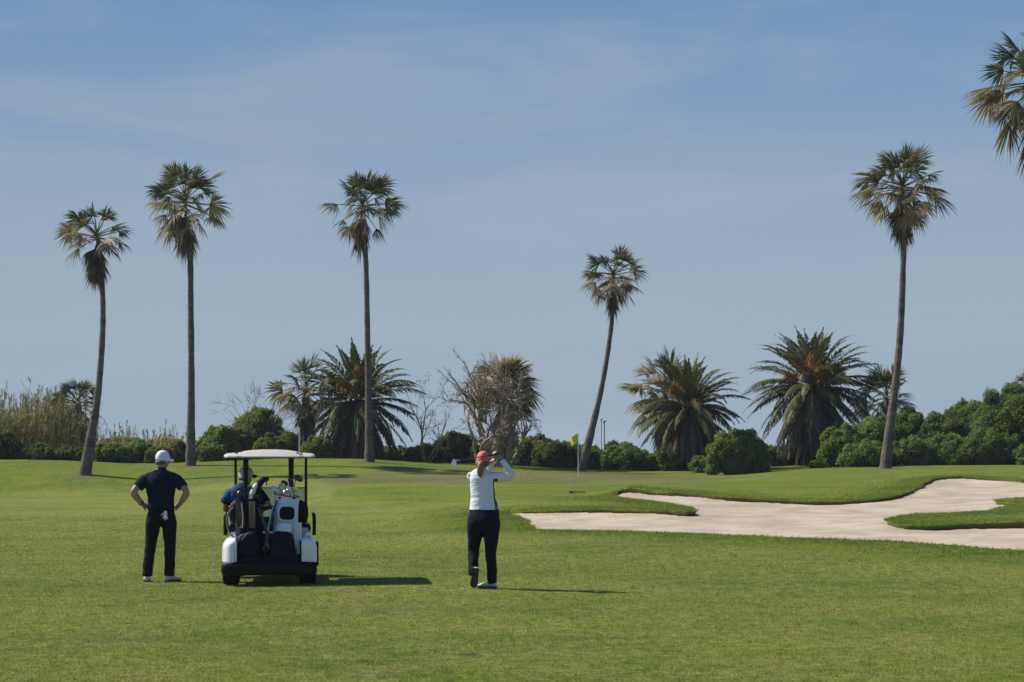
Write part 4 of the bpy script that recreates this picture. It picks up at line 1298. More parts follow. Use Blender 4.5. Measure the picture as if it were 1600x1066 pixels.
def rotz(a): return Matrix.Rotation(a, 3, 'Z')
def head_shapes(m, c, rz, s=1.0):
    M = rotz(rz); c = Vector(c)
    q = lambda x, y, z: c + M @ Vector((x * s, y * s, z * s))
    m.ell(c, (.076 * s, .094 * s, .112 * s), M, 20, 14)
    m.ell(q(0, .028, -.055), (.058 * s, .066 * s, .062 * s), M)              # jaw
    m.tube([(*q(0, .088, .018), .010 * s), (*q(0, .106, -.012), .014 * s), (*q(0, .094, -.022), .012 * s)], n=8, sub=2, round_ends=True)  # nose
    for sx_ in (-1, 1):
        m.ell(q(.078 * sx_, .0, -.008), (.010 * s, .022 * s, .034 * s), M)   # ears
        m.ell(q(.032 * sx_, .080, .036), (.024 * s, .014 * s, .008 * s), M)  # brow
    m.ell(q(0, .092, -.052), (.025 * s, .010 * s, .006 * s), M)              # lips
    m.ell(q(0, .090, -.064), (.021 * s, .010 * s, .006 * s), M)
def eyes(root, c, rz, s=1.0):
    M = rotz(rz)
    for sx_ in (-1, 1):
        MB().ell(Vector(c) + M @ Vector((.031 * sx_ * s, .084 * s, .012 * s)), (.012 * s, .008 * s, .007 * s), M, 10, 8).build('eye', M_EYE, root)
def cap_shape(root, c, rz, mat, mat2, s=1.0, opening=True, tilt=0.0):
    """ball cap: panelled dome, button, curved brim"""
    M = rotz(rz) @ Matrix.Rotation(tilt, 3, 'X'); c = Vector(c)
    m = MB(); n = 24; rings = []
    for (zz, k) in ((-.040, 1.0), (-.01, 1.035), (.03, 1.02), (.065, .90), (.092, .68), (.108, .40), (.114, .12)):
        ring = []
        for j in range(n):
            a = 2 * math.pi * j / n
            rr = k * (1 + .012 * math.cos(6 * a))
            z2 = zz - (.022 if (zz < 0 and math.sin(a) < -.2) else 0)
            ring.append(c + M @ Vector((.084 * rr * math.cos(a) * s, .101 * rr * math.sin(a) * s, z2 * s)))
        rings.append(ring)
    m.ring_loft(rings)
    o = m.build('cap', mat, root)
    MB().ell(c + M @ Vector((0, 0, .116 * s)), (.010 * s, .010 * s, .006 * s), M, 10, 6).build('cap_button', mat, o)
    m = MB(); V = []; F = []; nn = 13
    for layer in (0, 1):
        for i in range(nn):
            a = R(20) + R(140) * i / (nn - 1)
            for (kr, dz) in ((.97, -.012), (1.35, -.020), (1.72, -.038)):
                x = .084 * math.cos(a) * (1 + (kr - 1) * .25); y = .101 * math.sin(a) * kr
                V.append(c + M @ Vector((x * s, y * s, (dz - .030 * abs(math.cos(a)) ** 2 - .004 * layer) * s)))
    def id_(l_, i, j): return l_ * nn * 3 + i * 3 + j
    for i in range(nn - 1):
        for j in range(2):
            F.append((id_(0, i, j), id_(0, i + 1, j), id_(0, i + 1, j + 1), id_(0, i, j + 1)))
            F.append((id_(1, i, j), id_(1, i, j + 1), id_(1, i + 1, j + 1), id_(1, i + 1, j)))
        F.append((id_(0, i, 2), id_(0, i + 1, 2), id_(1, i + 1, 2), id_(1, i, 2)))
    m.add(V, F).build('brim', mat2, o)
    if opening:
        MB().tube([tuple(c + M @ Vector((.030 * math.cos(a) * s, -.103 * s, (-.030 + .030 * math.sin(a)) * s))) + (.005 * s,) for a in np.linspace(0, math.pi, 9)], n=6).build('cap_opening', M_HAIR_G, o)
    return o

def shoe(root, heel, toe, up=(0, 0, 1), s=1.0, mat=None):
    """heel and toe on the sole line"""
    h, t = Vector(heel), Vector(toe); d = (t - h).normalized(); u = Vector(up); u = (u - d * u.dot(d)).normalized(); sd_ = d.cross(u)
    L = (t - h).length
    prof = [(0, .030, .034), (.06, .036, .058), (.22, .038, .078), (.40, .036, .076), (.58, .042, .058), (.78, .046, .046), (.92, .036, .036), (1.0, .016, .022)]
    rings = []
    for f, w, hh in prof:
        c = h + d * L * f; ring = []
        for j in range(14):
            a = 2 * math.pi * j / 14
            x = math.cos(a) * w; z = math.sin(a)
            z = (.018 + (z * .5 + .5) ** .9 * hh)
            ring.append(c + sd_ * x + u * z)
        rings.append(ring)
    o = MB().ring_loft(rings).build('shoe', mat or M_SHOE, root)
    rings = []
    for zz in (0, .022):
        ring = []
        outline = [(f, w * 1.06) for f, w, hh in prof]
        for f, w in outline: ring.append(h + d * L * f + sd_ * w + u * zz)
        for f, w in outline[::-1]: ring.append(h + d * L * f - sd_ * w + u * zz)
        rings.append(ring)
    MB().ring_loft(rings).build('sole', M_SOLE if mat is None else M_SOLE, o)
    return o

# ---- standing man
MAN = G(251.5, 26.35)
root = empty('person', MAN, R(2)); man = root
tag(root, 'man seen from behind in navy polo, black trousers and white cap, hands on hips', 'person')
m = MB()
m.tube([(0, 0, .88, .13, .09), (0, 0, 1.02, .135, .09), (0, 0, 1.2, .145, .095), (0, -.01, 1.36, .165, .10), (0, -.01, 1.44, .12, .075), (0, 0, 1.50, .058, .060), (.005, .012, 1.59, .054, .058)], n=18, sub=4, round_ends=True)
head_shapes(m, (.020, .025, 1.615), R(-42), .92)
for sg in (-1, 1):
    m.tube([(sg * .14, -.005, 1.375, .050), (sg * .25, -.03, 1.31, .052), (sg * .345, -.095, 1.195, .044), (sg * .318, -.05, 1.125, .046), (sg * .255, .015, 1.035, .031)], n=12, sub=5, round_ends=True)
    hand(m, (sg * .250, .022, 1.022), (sg * .165, .115, .985), (0, -.5, -.8) if sg < 0 else (0, -.5, -.8), .45)
m.tube([(-.09, 0, .88, .085), (-.135, .02, .48, .05), (-.18, 0, .09, .04)], n=12, sub=4, round_ends=True)
m.tube([(.09, 0, .88, .085), (.12, .02, .48, .05), (.118, 0, .09, .04)], n=12, sub=4, round_ends=True)
m.fuse('body', M_SKIN, root, .006, 4)
eyes(root, (.020, .025, 1.615), R(-42), .92)
m = MB()
m.tube([(0, 0, .955, .168, .118), (0, 0, 1.0, .176, .126), (0, 0, 1.1, .174, .124), (0, -.005, 1.25, .200, .130), (0, -.012, 1.36, .218, .124), (0, -.012, 1.43, .170, .094), (.0, -.004, 1.475, .088, .078)], n=22, sub=4)
for sg in (-1, 1):
    m.tube([(sg * .11, -.01, 1.392, .070), (sg * .175, -.015, 1.368, .075), (sg * .24, -.028, 1.318, .078), (sg * .298, -.055, 1.245, .073)], n=14, sub=4)
m.fuse('polo_shirt', M_NAVY, root, .008, 4, .008)
MB().tube([(.005, -.002, 1.462, .080, .078), (.006, .002, 1.49, .070, .070), (.007, .004, 1.512, .066, .068)], n=20, sub=3).build('collar', M_NAVY, root)
MB().box((-.0, -.098, 1.435), (.016, .006, .014), bevel=.002).build('collar_mark', M_CAPW, root)
m = MB()
m.tube([(0, 0, .985, .163, .116), (0, 0, .93, .176, .128), (0, -.005, .86, .190, .136), (0, -.005, .80, .185, .12)], n=20, sub=3)
m.tube([(-.088, 0, .87, .103, .115), (-.105, .0, .74, .100, .105), (-.135, .015, .50, .078, .084), (-.160, .005, .30, .069, .075), (-.182, -.005, .075, .066, .074)], n=16, sub=5)
m.tube([(.092, 0, .87, .105, .115), (.108, .0, .74, .100, .105), (.118, .015, .50, .078, .084), (.117, .005, .30, .070, .075), (.112, -.005, .075, .068, .074)], n=16, sub=5)
m.fuse('trousers', M_TROUSER, root, .008, 4, .009)
MB().tube([(0, 0, .968, .178, .128), (0, 0, 1.0, .177, .127)], n=24).build('belt', M_BELT, root)
m = MB().box((.075, -.136, .868), (.12, .012, .005))
m.box((-.085, -.136, .868), (.12, .012, .005)); m.build('back_pocket', M_BELT, root)
m = MB().tube([tuple(Vector((.020, .025, 1.580)) + rotz(R(-42)) @ Vector((.075 * math.cos(a), .091 * math.sin(a), 0))) + (.020, .030) for a in np.linspace(R(200), R(340), 9)], n=8, sub=2, round_ends=True)
m.fuse('hair', M_HAIR_G, root, .007, 3)
cap_shape(root, (.020, .025, 1.632), R(-44), M_CAPW, M_CAPW, .95, tilt=R(6))
shoe(root, (-.180, -.085, .0), (-.205, .19, .0)); shoe(root, (.075, -.045, .0), (.245, .12, .0))
MB().tube([(-.257, .018, 1.037, .038, .036), (-.270, .006, 1.057, .040, .038)], n=14).build('watch', M_BELT, root)
# golf glove tucked in his pocket
g = empty('golf_glove', MAN + rotz(R(2)) @ Vector((.078, -.150, .90)), R(2)); tag(g, 'white golf glove hanging from the back pocket of the standing man', 'glove')
m = MB(); m.tube([(.0, 0, -.035, .030, .012), (.005, 0, .015, .034, .014), (.0, -.004, .05, .028, .012)], n=10, sub=3, round_ends=True)
for i, (x, z, l) in enumerate(((-.035, -.01, .05), (-.012, -.03, .065), (.012, -.03, .06), (.032, -.02, .05))):
    m.tube([(x * .6, 0, -.03, .009), (x, -.008, z - l * .7, .010), (x * 1.3, -.005, z - l - .015, .008)], n=8, sub=2, round_ends=True)
m.tube([(-.025, 0, .02, .010), (-.055, -.01, .0, .010), (-.07, -.01, -.02, .009)], n=8, sub=2, round_ends=True)
m.v = [tuple(Vector(p) * .72) for p in m.v]
m.fuse('glove_body', M_CAPW, g, .004, 2)

# ---- woman at the end of her swing
WOM = G(755, 24.45)
root = empty('person', WOM); wom = root
tag(root, 'woman seen from behind in white long sleeved top and coral cap, finishing her swing', 'person')
m = MB()
m.tube([(.01, 0, .84, .15, .10), (.0, 0, 1.02, .12, .085), (-.012, 0, 1.18, .118, .088), (-.02, 0, 1.33, .120, .086), (-.02, 0, 1.41, .09, .065), (-.008, .005, 1.47, .048, .050), (.0, .012, 1.54, .046, .050)], n=18, sub=4, round_ends=True)
head_shapes(m, (.0, .02, 1.572), R(-25), .87)
m.tube([(.115, .0, 1.375, .045), (.23, .015, 1.372, .042), (.345, .02, 1.375, .036), (.29, .01, 1.485, .034), (.212, .0, 1.595, .024)], n=12, sub=5, round_ends=True)
m.tube([(-.15, .02, 1.385, .045), (-.08, .15, 1.385, .042), (.02, .235, 1.42, .036), (.10, .14, 1.51, .033), (.168, .045, 1.605, .024)], n=12, sub=5, round_ends=True)
hand(m, (.205, .0, 1.605), (.150, -.01, 1.652), (-.4, -.2, -.9), 1.0, .92)
hand(m, (.172, .04, 1.612), (.125, .0, 1.660), (-.4, -.2, -.9), 1.0, .92)
m.tube([(-.09, 0, .84, .085), (-.115, .06, .46, .048), (-.118, -.05, .19, .036)], n=12, sub=4, round_ends=True)
m.tube([(.095, 0, .84, .085), (.10, .02, .46, .048), (.115, 0, .08, .036)], n=12, sub=4, round_ends=True)
m.fuse('body', M_SKIN, root, .006, 4)
eyes(root, (.0, .02, 1.572), R(-25), .87)
m = MB()
m.tube([(.012, 0, .955, .188, .128), (.010, 0, .985, .182, .124), (.002, 0, 1.06, .160, .112), (-.004, 0, 1.16, .150, .108), (-.015, 0, 1.28, .146, .108), (-.020, -.005, 1.36, .147, .100), (-.020, -.005, 1.415, .122, .080), (-.012, 0, 1.455, .070, .062), (-.008, .004, 1.472, .062, .058)], n=22, sub=4)
m.tube([(.07, .0, 1.375, .066), (.14, .005, 1.370, .062), (.24, .015, 1.368, .055), (.325, .020, 1.370, .052), (.352, .018, 1.395, .048), (.325, .014, 1.435, .045), (.275, .008, 1.51, .042), (.222, .002, 1.582, .034)], n=14, sub=4, round_ends=True)
m.tube([(-.10, .01, 1.37, .066), (-.145, .05, 1.375, .060), (-.08, .15, 1.385, .055), (.02, .238, 1.415, .046), (.09, .155, 1.505, .042), (.155, .06, 1.592, .033)], n=14, sub=4, round_ends=True)
m.fuse('long_sleeved_top', M_TOP, root, .007, 4, .007)
m = MB()
m.tube([(.012, 0, .985, .172, .118), (.010, -.005, .93, .186, .130), (.008, -.015, .84, .203, .150), (.006, -.01, .76, .195, .13), (.005, 0, .70, .17, .10)], n=20, sub=3)
m.tube([(-.092, 0, .80, .110, .120), (-.105, .025, .62, .092, .10), (-.118, .075, .45, .072, .076), (-.122, .0, .31, .064, .066), (-.118, -.05, .165, .060, .062)], n=16, sub=5)
m.tube([(.10, 0, .80, .108, .120), (.098, .010, .62, .094, .10), (.094, .025, .45, .070, .074), (.104, .01, .26, .064, .068), (.112, 0, .055, .058, .064)], n=16, sub=5)
m.fuse('trousers', M_TROUSER2, root, .008, 4, .009)
MB().tube([(.012, 0, .952, .187, .130), (.012, 0, .968, .189, .130)], n=24).build('waistband', M_BELT, root)
# hair: under the cap and a ponytail
m = MB()
m.tube([tuple(Vector((0, .02, 1.535)) + rotz(R(-25)) @ Vector((.070 * math.cos(a), .086 * math.sin(a), 0))) + (.020, .032) for a in np.linspace(R(185), R(355), 9)], n=8, sub=2, round_ends=True)
m.tube([(-.015, -.085, 1.545, .030), (-.028, -.120, 1.515, .042), (-.032, -.125, 1.455, .044), (-.036, -.118, 1.405, .034), (-.030, -.105, 1.368, .012)], n=12, sub=4, round_ends=True)
m.fuse('hair', M_HAIR_B, root, .006, 2)
cap_shape(root, (.0, .02, 1.586), R(-25), M_CORAL, M_CORAL, .90, opening=False, tilt=R(4))
# left foot up on its toe, right foot flat and turned
shoe(root, (-.085, -.125, .255), (-.118, -.065, .012), up=(0, 1, .25))
shoe(root, (.165, -.01, 0), (-.075, .035, 0))
m = MB().tube([(.222, -.0, 1.578, .036), (.214, 0, 1.592, .036)], n=14); m.build('wristband', M_BELT, root)

M_STEEL = pm('club_steel', (0.62, 0.62, 0.62), .25, metal=.9, var=.1)
M_GRAPH = pm('dark_shaft', (0.03, 0.03, 0.035), .35, var=.1)
M_GRIP = pm('rubber_grip', (0.012, 0.012, 0.013), .8)
def iron_head(M, c, s=1.0):
    """blade: hosel and a wedge-shaped face; M columns: right, towards, up"""
    m = MB(); c = Vector(c); out = [(-.010, 0), (.0, .035), (.012, .045), (.075, .058), (.086, .045), (.083, .010), (.070, -.006), (.010, -.010)]
    rings = []
    for y, k in ((-.007, .92), (-.003, 1.0), (.006, 1.0), (.010, .9)):
        rings.append([c + M @ Vector(((x - .04) * k * s + .04 * s, (y + .008 * (.03 - z) / .03) * s, z * k * s)) for x, z in out])
    m.ring_loft(rings)
    m.tube([tuple(c + M @ Vector((0, 0, .01 * s))) + (.009 * s,), tuple(c + M @ Vector((-.012 * s, 0, .085 * s))) + (.0075 * s,)], n=8)
    return m
g_top = Vector((.190, .005, 1.600)); g_mid = Vector((.130, -.03, 1.664))
root = empty('golf_club', WOM + Vector((.13, -.03, 1.640))); club = root
tag(root, 'golf club held over the shoulder of the woman, steel head left of her cap', 'golf club')
def loc(px, py, Y): return P(px, py, Y) - root.location
A = WOM + Vector((.205, .03, 1.655)) - root.location; Bv = loc(713, 720, 23.75); dv_ = (Bv - A)
MB().tube([(*A, .013), (*(A + dv_ * .28), .011)], n=10, round_ends=True).build('grip', M_GRIP, root)
MB().tube([(*(A + dv_ * .27), .0065), (*(A + dv_ * .5), .0055), (*Bv, .0035)], n=8).build('shaft', M_GRAPH, root)
Mx = Matrix(((.25, .15, -.95), (-.15, .98, .1), (.95, .1, .28))).transposed()
iron_head(Matrix(((-.30, 0, .95), (0, 1, 0), (-.95, 0, -.30))), Bv + Vector((-.035, 0, .015)), .95).build('club_head', M_STEEL, root)

# ------------------------------------------------------------------ golf cart
M_CARTW = pm('white_body', (0.74, 0.76, 0.78), .25, var=.03, coat=.4)
M_ROOF = pm('cream_roof', (0.50, 0.45, 0.365), .55, var=.08)
M_SEAT = pm('black_vinyl', (0.010, 0.011, 0.012), .5, var=.15, spec=.15)
M_TYRE = pm('tyre_rubber', (0.014, 0.014, 0.014), .85, var=.2, spec=.15)
M_RIM = pm('rim_paint', (0.35, 0.35, 0.36), .4, metal=.5)
M_FRAME = pm('black_frame', (0.012, 0.012, 0.013), .4, var=.1, spec=.15)
M_BUMPER = pm('black_bumper', (0.009, 0.010, 0.011), .5, var=.15, spec=.15)
TH = R(6.3)
CART = G(800 + FPX * -3.105 / 25.5, 25.5)
cart = empty('golf_cart', CART, TH)
tag(cart, 'white golf cart with cream roof seen from behind, loaded with two golf bags', 'golf cart')
def rr_ring(y, x0, x1, z0, z1, rt, rb=.02, n=6, outer=1):
    """cross-section in x-z, big radius rt at the outer top corner"""
    pts = [(x0, z0), (x1, z0)]
    pts += [(x1 - .03 + .03 * math.cos(a), z1 - .03 + .03 * math.sin(a)) for a in np.linspace(0, math.pi / 2, 4)]
    pts += [(x0 + rt + rt * math.cos(a), z1 - rt + rt * math.sin(a)) for a in np.linspace(math.pi / 2, math.pi, n + 4)]
    return [Vector((x * outer, y, z)) for x, z in pts]
for sg in (1, -1):
    o = -sg        # sg=1 gives the left fender: mirror
    m = MB(); rings = []
    for (y, top, x0, rt) in ((-.405, .48, -.43, .015), (-.428, .55, -.445, .03), (-.425, .585, -.475, .06), (-.405, .61, -.515, .10), (-.365, .63, -.548, .135), (-.30, .645, -.575, .16), (-.20, .655, -.593, .175), (-.05, .66, -.60, .18), (.12, .66, -.60, .17), (.35, .63, -.60, .14), (.50, .56, -.595, .10), (.52, .45, -.59, .06)):
        if sg < 0 and y < -.1: x0 = max(-.60, x0 - .10 * (1 - (y + .43) / .33) - .02)
        top = .305 + (top - .305) * .90
        rings.append(rr_ring(y, x0, -.405, .305, top, rt * .9, outer=(1 if sg > 0 else -1)))
    m.ring_loft(rings)
    m.build('fender', M_CARTW, cart, angle=50)
# rear bumper: rounded black moulding
m = MB(); rings = []
for (x, k) in ((-.60, .55), (-.592, .8), (-.57, .95), (-.50, 1), (0, 1.0), (.50, 1), (.57, .95), (.592, .8), (.60, .55)):
    c = .225; h = .085 * k; y1 = -.47 + .10 * (abs(x) / .6) ** 6
    rings.append([Vector((x, y1 + dy, c + dz)) for dy, dz in ((.25, -h * .7), (.03, -h), (.0, -h * .75), (-.012, 0), (.0, h * .75), (.03, h), (.25, h))])
m.ring_loft(rings); bump = m.build('rear_bumper', M_BUMPER, cart)
m = MB().box((0, -.477, .262), (1.02, .012, .012), bevel=.004); m.build('trim_strip', M_FRAME, bump)
m = MB(); m.box((0, -.05, .30), (.76, .62, .03), bevel=.008); m.box((0, .255, .47), (.76, .03, .34), bevel=.01); m.box((0, -.345, .335), (.74, .02, .07), bevel=.006)
for x in (-.392, .392): m.box((x, -.05, .44), (.022, .64, .26), bevel=.006)
m.build('bag_well', M_SEAT, cart)
m = MB(); m.box((0, .75, .26), (.62, 2.2, .06), bevel=.01); m.box((-.25, -.05, .2), (.06, .5, .06)); m.box((.25, -.05, .2), (.06, .5, .06))
m.tube([(-.5, 0, .225, .035), (.5, 0, .225, .035)], n=10); m.ell((.08, 0, .225), (.11, .10, .10)); m.box((-.12, .2, .2), (.2, .25, .10), bevel=.02)
for x in (-.33, .2): m.box((x, -.12, .165), (.07, .04, .09), bevel=.01)
m.build('chassis', M_FRAME, cart)
def wheel(x, y, wd):
    w = empty('wheel', (x, y, .23)); w.parent = cart
    h = wd / 2
    MB().lathe([(.12, -h * .8), (.19, -h), (.222, -h * .86), (.230, -h * .5), (.231, 0), (.230, h * .5), (.222, h * .86), (.19, h), (.12, h * .8)], (0, 0, 0), 'X', 32).build('tyre', M_TYRE, w)
    MB().lathe([(.03, -h * .55), (.11, -h * .6), (.125, -h * .8), (.125, h * .8), (.11, h * .6), (.03, h * .55)], (0, 0, 0), 'X', 24).build('rim', M_RIM, w)
wheel(-.485, 0, .215); wheel(.485, 0, .215); wheel(-.46, 1.68, .2); wheel(.46, 1.68, .2)
m = MB(); m.box((0, .55, .50), (.98, .50, .36), bevel=.05); m.build('seat_base', M_CARTW, cart)
m = MB(); m.box((0, .58, .705), (1.06, .52, .11), bevel=.045, seg=4); m.build('seat_cushion', M_SEAT, cart)
for x in (-.305, .275):
    m = MB(); rings = []
    for (dy, k) in ((.045, .86), (.02, .97), (-.01, 1), (-.04, .93), (-.05, .80)):
        rings.append([Vector((x + .205 * k * (abs(math.cos(a)) ** .7) * math.copysign(1, math.cos(a)), .335 + dy - .05 * math.sin(a) * .3, .905 + .165 * k * (abs(math.sin(a)) ** .75) * math.copysign(1, math.sin(a)))) for a in np.linspace(0, 2 * math.pi, 28, endpoint=False)])
    m.ring_loft(rings); s1 = m.build('seat_backrest', M_SEAT, cart)
    MB().tube([(x + .212 * (abs(math.cos(a)) ** .7) * math.copysign(1, math.cos(a)), .330, .905 + .172 * (abs(math.sin(a)) ** .75) * math.copysign(1, math.sin(a)), .010) for a in np.linspace(0, 2 * math.pi, 33)], n=6).build('backrest_shell', pm('grey_shell', (0.10, 0.10, 0.105), .5) if x < 0 else M_SEAT, s1)
# roof: shallow moulded canopy
m = MB(); rings = []
ny = 13
for i in range(ny):
    t = i / (ny - 1); y = -.02 + 1.72 * t
    e_ = min(t, 1 - t) * (ny - 1)
    wx = .585 - (.05 if i in (0, ny - 1) else .0)
    lift = .0 if i in (0, ny - 1) else (.7 if i in (1, ny - 2) else 1.0)
    ring = []
    for (fx, top) in ((-1.0, .008), (-.985, .026), (-.93, .040), (-.80, .046), (-.66, .052), (-.55, .070), (-.40, .082), (-.15, .090), (.15, .090), (.40, .082), (.55, .070), (.66, .052), (.80, .046), (.93, .040), (.985, .026), (1.0, .008)):
        ring.append(Vector((fx * wx, y, 1.628 + .010 + top * lift)))
    for fx in (.985, .6, .0, -.6, -.985): ring.append(Vector((fx * wx, y, 1.623)))
    rings.append(ring)
m.ring_loft(rings); roof = m.build('roof', M_ROOF, cart, angle=60)
for x in (-.42, .36): MB().ell((x, .0, 1.682), (.022, .018, .010)).build('roof_clip', M_DARK, roof)
MB().box((.40, -.012, 1.668), (.045, .02, .035), bevel=.006).build('roof_bracket', M_WHITE, roof)
m = MB().box((0, .85, 1.618), (1.02, 1.5, .012)); m.build('roof_lining', pm('grey_lining', (0.12, 0.12, 0.115), .8), roof)
# posts
for x in (-.305, .275):
    MB().tube([(x, .20, .30, .030), (x, .20, 1.0, .030), (x, .17, 1.45, .034), (x, .16, 1.625, .036)], n=10, sub=3).build('roof_post', M_FRAME, cart)
for x in (-.475, .475):
    MB().tube([(x, 1.86, .50, .019), (x, 1.72, 1.0, .019), (x, 1.58, 1.622, .018)], n=10, sub=3).build('roof_post', M_FRAME, cart)
for z in (1.02, 1.28): MB().box((.475, 1.70 - (z - 1.0) * .2, z), (.034, .034, .07), bevel=.006).build('post_clamp', M_FRAME, cart)
# windshield (its upper half folded down)
M_GLASS, n_, l_, b_ = new_mat('windshield_acrylic')
b_.inputs['Base Color'].default_value = (0.55, 0.62, 0.62, 1); b_.inputs['Roughness'].default_value = .12
tb = n_.new('ShaderNodeBsdfTransparent'); tb.inputs['Color'].default_value = (.80, .84, .84, 1)
mx = n_.new('ShaderNodeMixShader'); mx.inputs[0].default_value = .26
l_.new(tb.outputs[0], mx.inputs[1]); l_.new(b_.outputs[0], mx.inputs[2]); l_.new(mx.outputs[0], n_['Material Output'].inputs['Surface'])
Mw = Matrix.Rotation(R(12), 3, 'X')
m = MB().box((0, 1.76, .92), (.92, .006, .58), rot=Mw); ws = m.build('windshield', M_GLASS, cart, smooth=False)
m = MB().box((0, 1.705, 1.21), (.93, .014, .014), rot=Mw); m.build('windshield_edge', pm('grey_edge', (.10, .105, .11), .5), ws)
# front body, dashboard, steering wheel, floor
m = MB(); rings = []
for (y, w, z0, z1) in ((1.66, .50, .30, .78), (1.80, .54, .28, .76), (1.98, .52, .28, .68), (2.12, .44, .30, .56), (2.18, .32, .34, .48)):
    rings.append([Vector((w * cx_, y, (z0 + z1) / 2 + (z1 - z0) / 2 * cz)) for cx_, cz in ((-1, -.9), (-.9, -1), (.9, -1), (1, -.9), (1, .3), (.9, .8), (.6, 1), (-.6, 1), (-.9, .8), (-1, .3))])
m.ring_loft(rings).build('front_cowl', M_CARTW, cart, angle=60)
MB().box((0, 1.60, .74), (.98, .16, .16), bevel=.03).build('dashboard', M_SEAT, cart)
m = MB(); m.box((0, 1.15, .30), (1.0, .95, .03), bevel=.008); m.build('floor_pan', M_FRAME, cart)
c0 = Vector((-.28, 1.36, .88)); Ms = Matrix.Rotation(R(-50), 3, 'X')
m = MB().tube([tuple(c0 + Ms @ Vector((.17 * math.cos(a), .17 * math.sin(a), 0))) + (.013,) for a in np.linspace(0, 2 * math.pi, 25)], n=8)
for a in (.5, 2.6, 4.7): m.tube([(*c0, .012), (*(c0 + Ms @ Vector((.17 * math.cos(a), .17 * math.sin(a), 0))), .010)], n=6)
m.tube([(*c0, .02), (-.28, 1.6, .62, .02)], n=8); m.build('steering_wheel', M_FRAME, cart)
for x in (-.575, .575):
    MB().tube([(x, .36, .62, .022), (x, .37, .84, .022), (x * .985, .42, .885, .022), (x * .985, .66, .875, .022), (x, .74, .82, .022), (x, .76, .60, .022)], n=8, sub=4).build('hip_restraint', M_FRAME, cart)
m = MB(); m.box((.607, -.1, .40), (.03, .5, .30), bevel=.012); m.box((.60, -.36, .42), (.035, .06, .26), bevel=.012); m.build('side_guard', M_FRAME, cart)
# bag rack with arm and basket rim
m = MB(); m.tube([(-.34, .12, .98, .016), (-.20, .02, .985, .016), (.20, .02, .985, .016), (.34, .12, .98, .016)], n=8, sub=4)
m.tube([(-.305, .20, .98, .016), (.275, .20, .98, .016)], n=8); m.box((.04, .0, .985), (.10, .05, .05), bevel=.012)
m.build('bag_rack', M_FRAME, cart)
MB().box((-.055, -.02, 1.008), (.19, .03, .018), bevel=.006).build('rack_strap', pm('pale_strap', (.30, .28, .25), .6), cart)
MB().box((.43, .22, .685), (.13, .16, .06), bevel=.012).build('side_tray', pm('pale_tray', (.45, .48, .48), .5), cart)

def cw(x, y, z): return CART + rotz(TH) @ Vector((x, y, z))

# ---- seated driver
root = empty('person', cw(-.335, .60, .76), TH); drv = root
tag(root, 'seated driver in blue polo and grey cap with dark brim, inside the golf cart', 'person')
m = MB()
m.tube([(0, .0, .06, .145, .11), (0, -.03, .22, .13, .10), (0, -.035, .40, .15, .10), (0, -.02, .475, .10, .075), (.01, .0, .53, .055, .058), (.015, .015, .60, .052, .056)], n=18, sub=4, round_ends=True)
head_shapes(m, (.02, .035, .625), R(-50), .92)
m.tube([(-.155, -.02, .43, .052), (-.225, .0, .30, .045), (-.245, .04, .19, .040), (-.19, .22, .19, .036), (-.13, .36, .20, .028)], n=12, sub=4, round_ends=True)
hand(m, (-.13, .37, .20), (-.06, .47, .22), (.2, -.2, 1), .9)
m.tube([(.155, -.03, .43, .052), (.245, -.10, .33, .046), (.315, -.14, .235, .044), (.26, .05, .20, .038), (.19, .20, .14, .028)], n=12, sub=4, round_ends=True)
hand(m, (.185, .21, .135), (.15, .30, .09), (-1, .2, .3), .4)
for sg in (-1, 1): m.tube([(sg * .09, .0, .06, .085), (sg * .12, .42, .07, .058), (sg * .12, .50, -.10, .052), (sg * .12, .52, -.36, .040)], n=12, sub=4, round_ends=True)
m.fuse('body', M_SKIN, root, .007, 4)
eyes(root, (.02, .035, .625), R(-58), .98)
m = MB()
m.tube([(0, .0, .02, .182, .135), (0, -.01, .12, .178, .132), (0, -.035, .28, .178, .128), (0, -.04, .40, .190, .118), (0, -.025, .465, .150, .088), (.008, -.006, .508, .080, .072)], n=20, sub=4)
m.tube([(-.12, -.02, .425, .074), (-.185, -.012, .38, .076), (-.235, .005, .285, .072)], n=14, sub=4)
m.fuse('polo_shirt', M_BLUE, root, .009, 4, .01)
m = MB().tube([(.11, -.03, .425, .076), (.18, -.06, .395, .078), (.255, -.105, .315, .070), (.285, -.122, .275, .066)], n=14, sub=4); m.build('shaded_sleeve', M_NAVY, root)  # right sleeve of the blue polo; roof shade put into its navy colour
MB().tube([(-.228, .002, .295, .076), (-.240, .008, .265, .075)], n=14).build('sleeve_cuff', M_NAVYCAP, root)
MB().tube([(.008, -.006, .495, .078, .074), (.010, -.002, .535, .066, .066)], n=18).build('collar', M_BLUE, root)
m = MB()
m.tube([(0, .0, .07, .17, .12), (0, -.01, .0, .175, .12)], n=16)
for sg in (-1, 1): m.tube([(sg * .09, .0, .06, .10), (sg * .12, .36, .07, .080), (sg * .12, .47, .03, .078), (sg * .12, .50, -.06, .074)], n=14, sub=4)
m.fuse('shorts', M_BLUE, root, .010, 4)
for sg in (-1, 1): shoe(root, (sg * .12, .46, -.445), (sg * .14, .72, -.425))
m = MB().tube([tuple(Vector((.02, .035, .59)) + rotz(R(-58)) @ Vector((.072 * math.cos(a), .088 * math.sin(a), 0))) + (.016, .024) for a in np.linspace(R(200), R(340), 9)], n=8, sub=2)
m.fuse('hair', M_HAIR_G, root, .008, 3)
cap_shape(root, (.02, .035, .643), R(-54), M_GREYCAP, M_NAVYCAP, .95, opening=False, tilt=R(8))

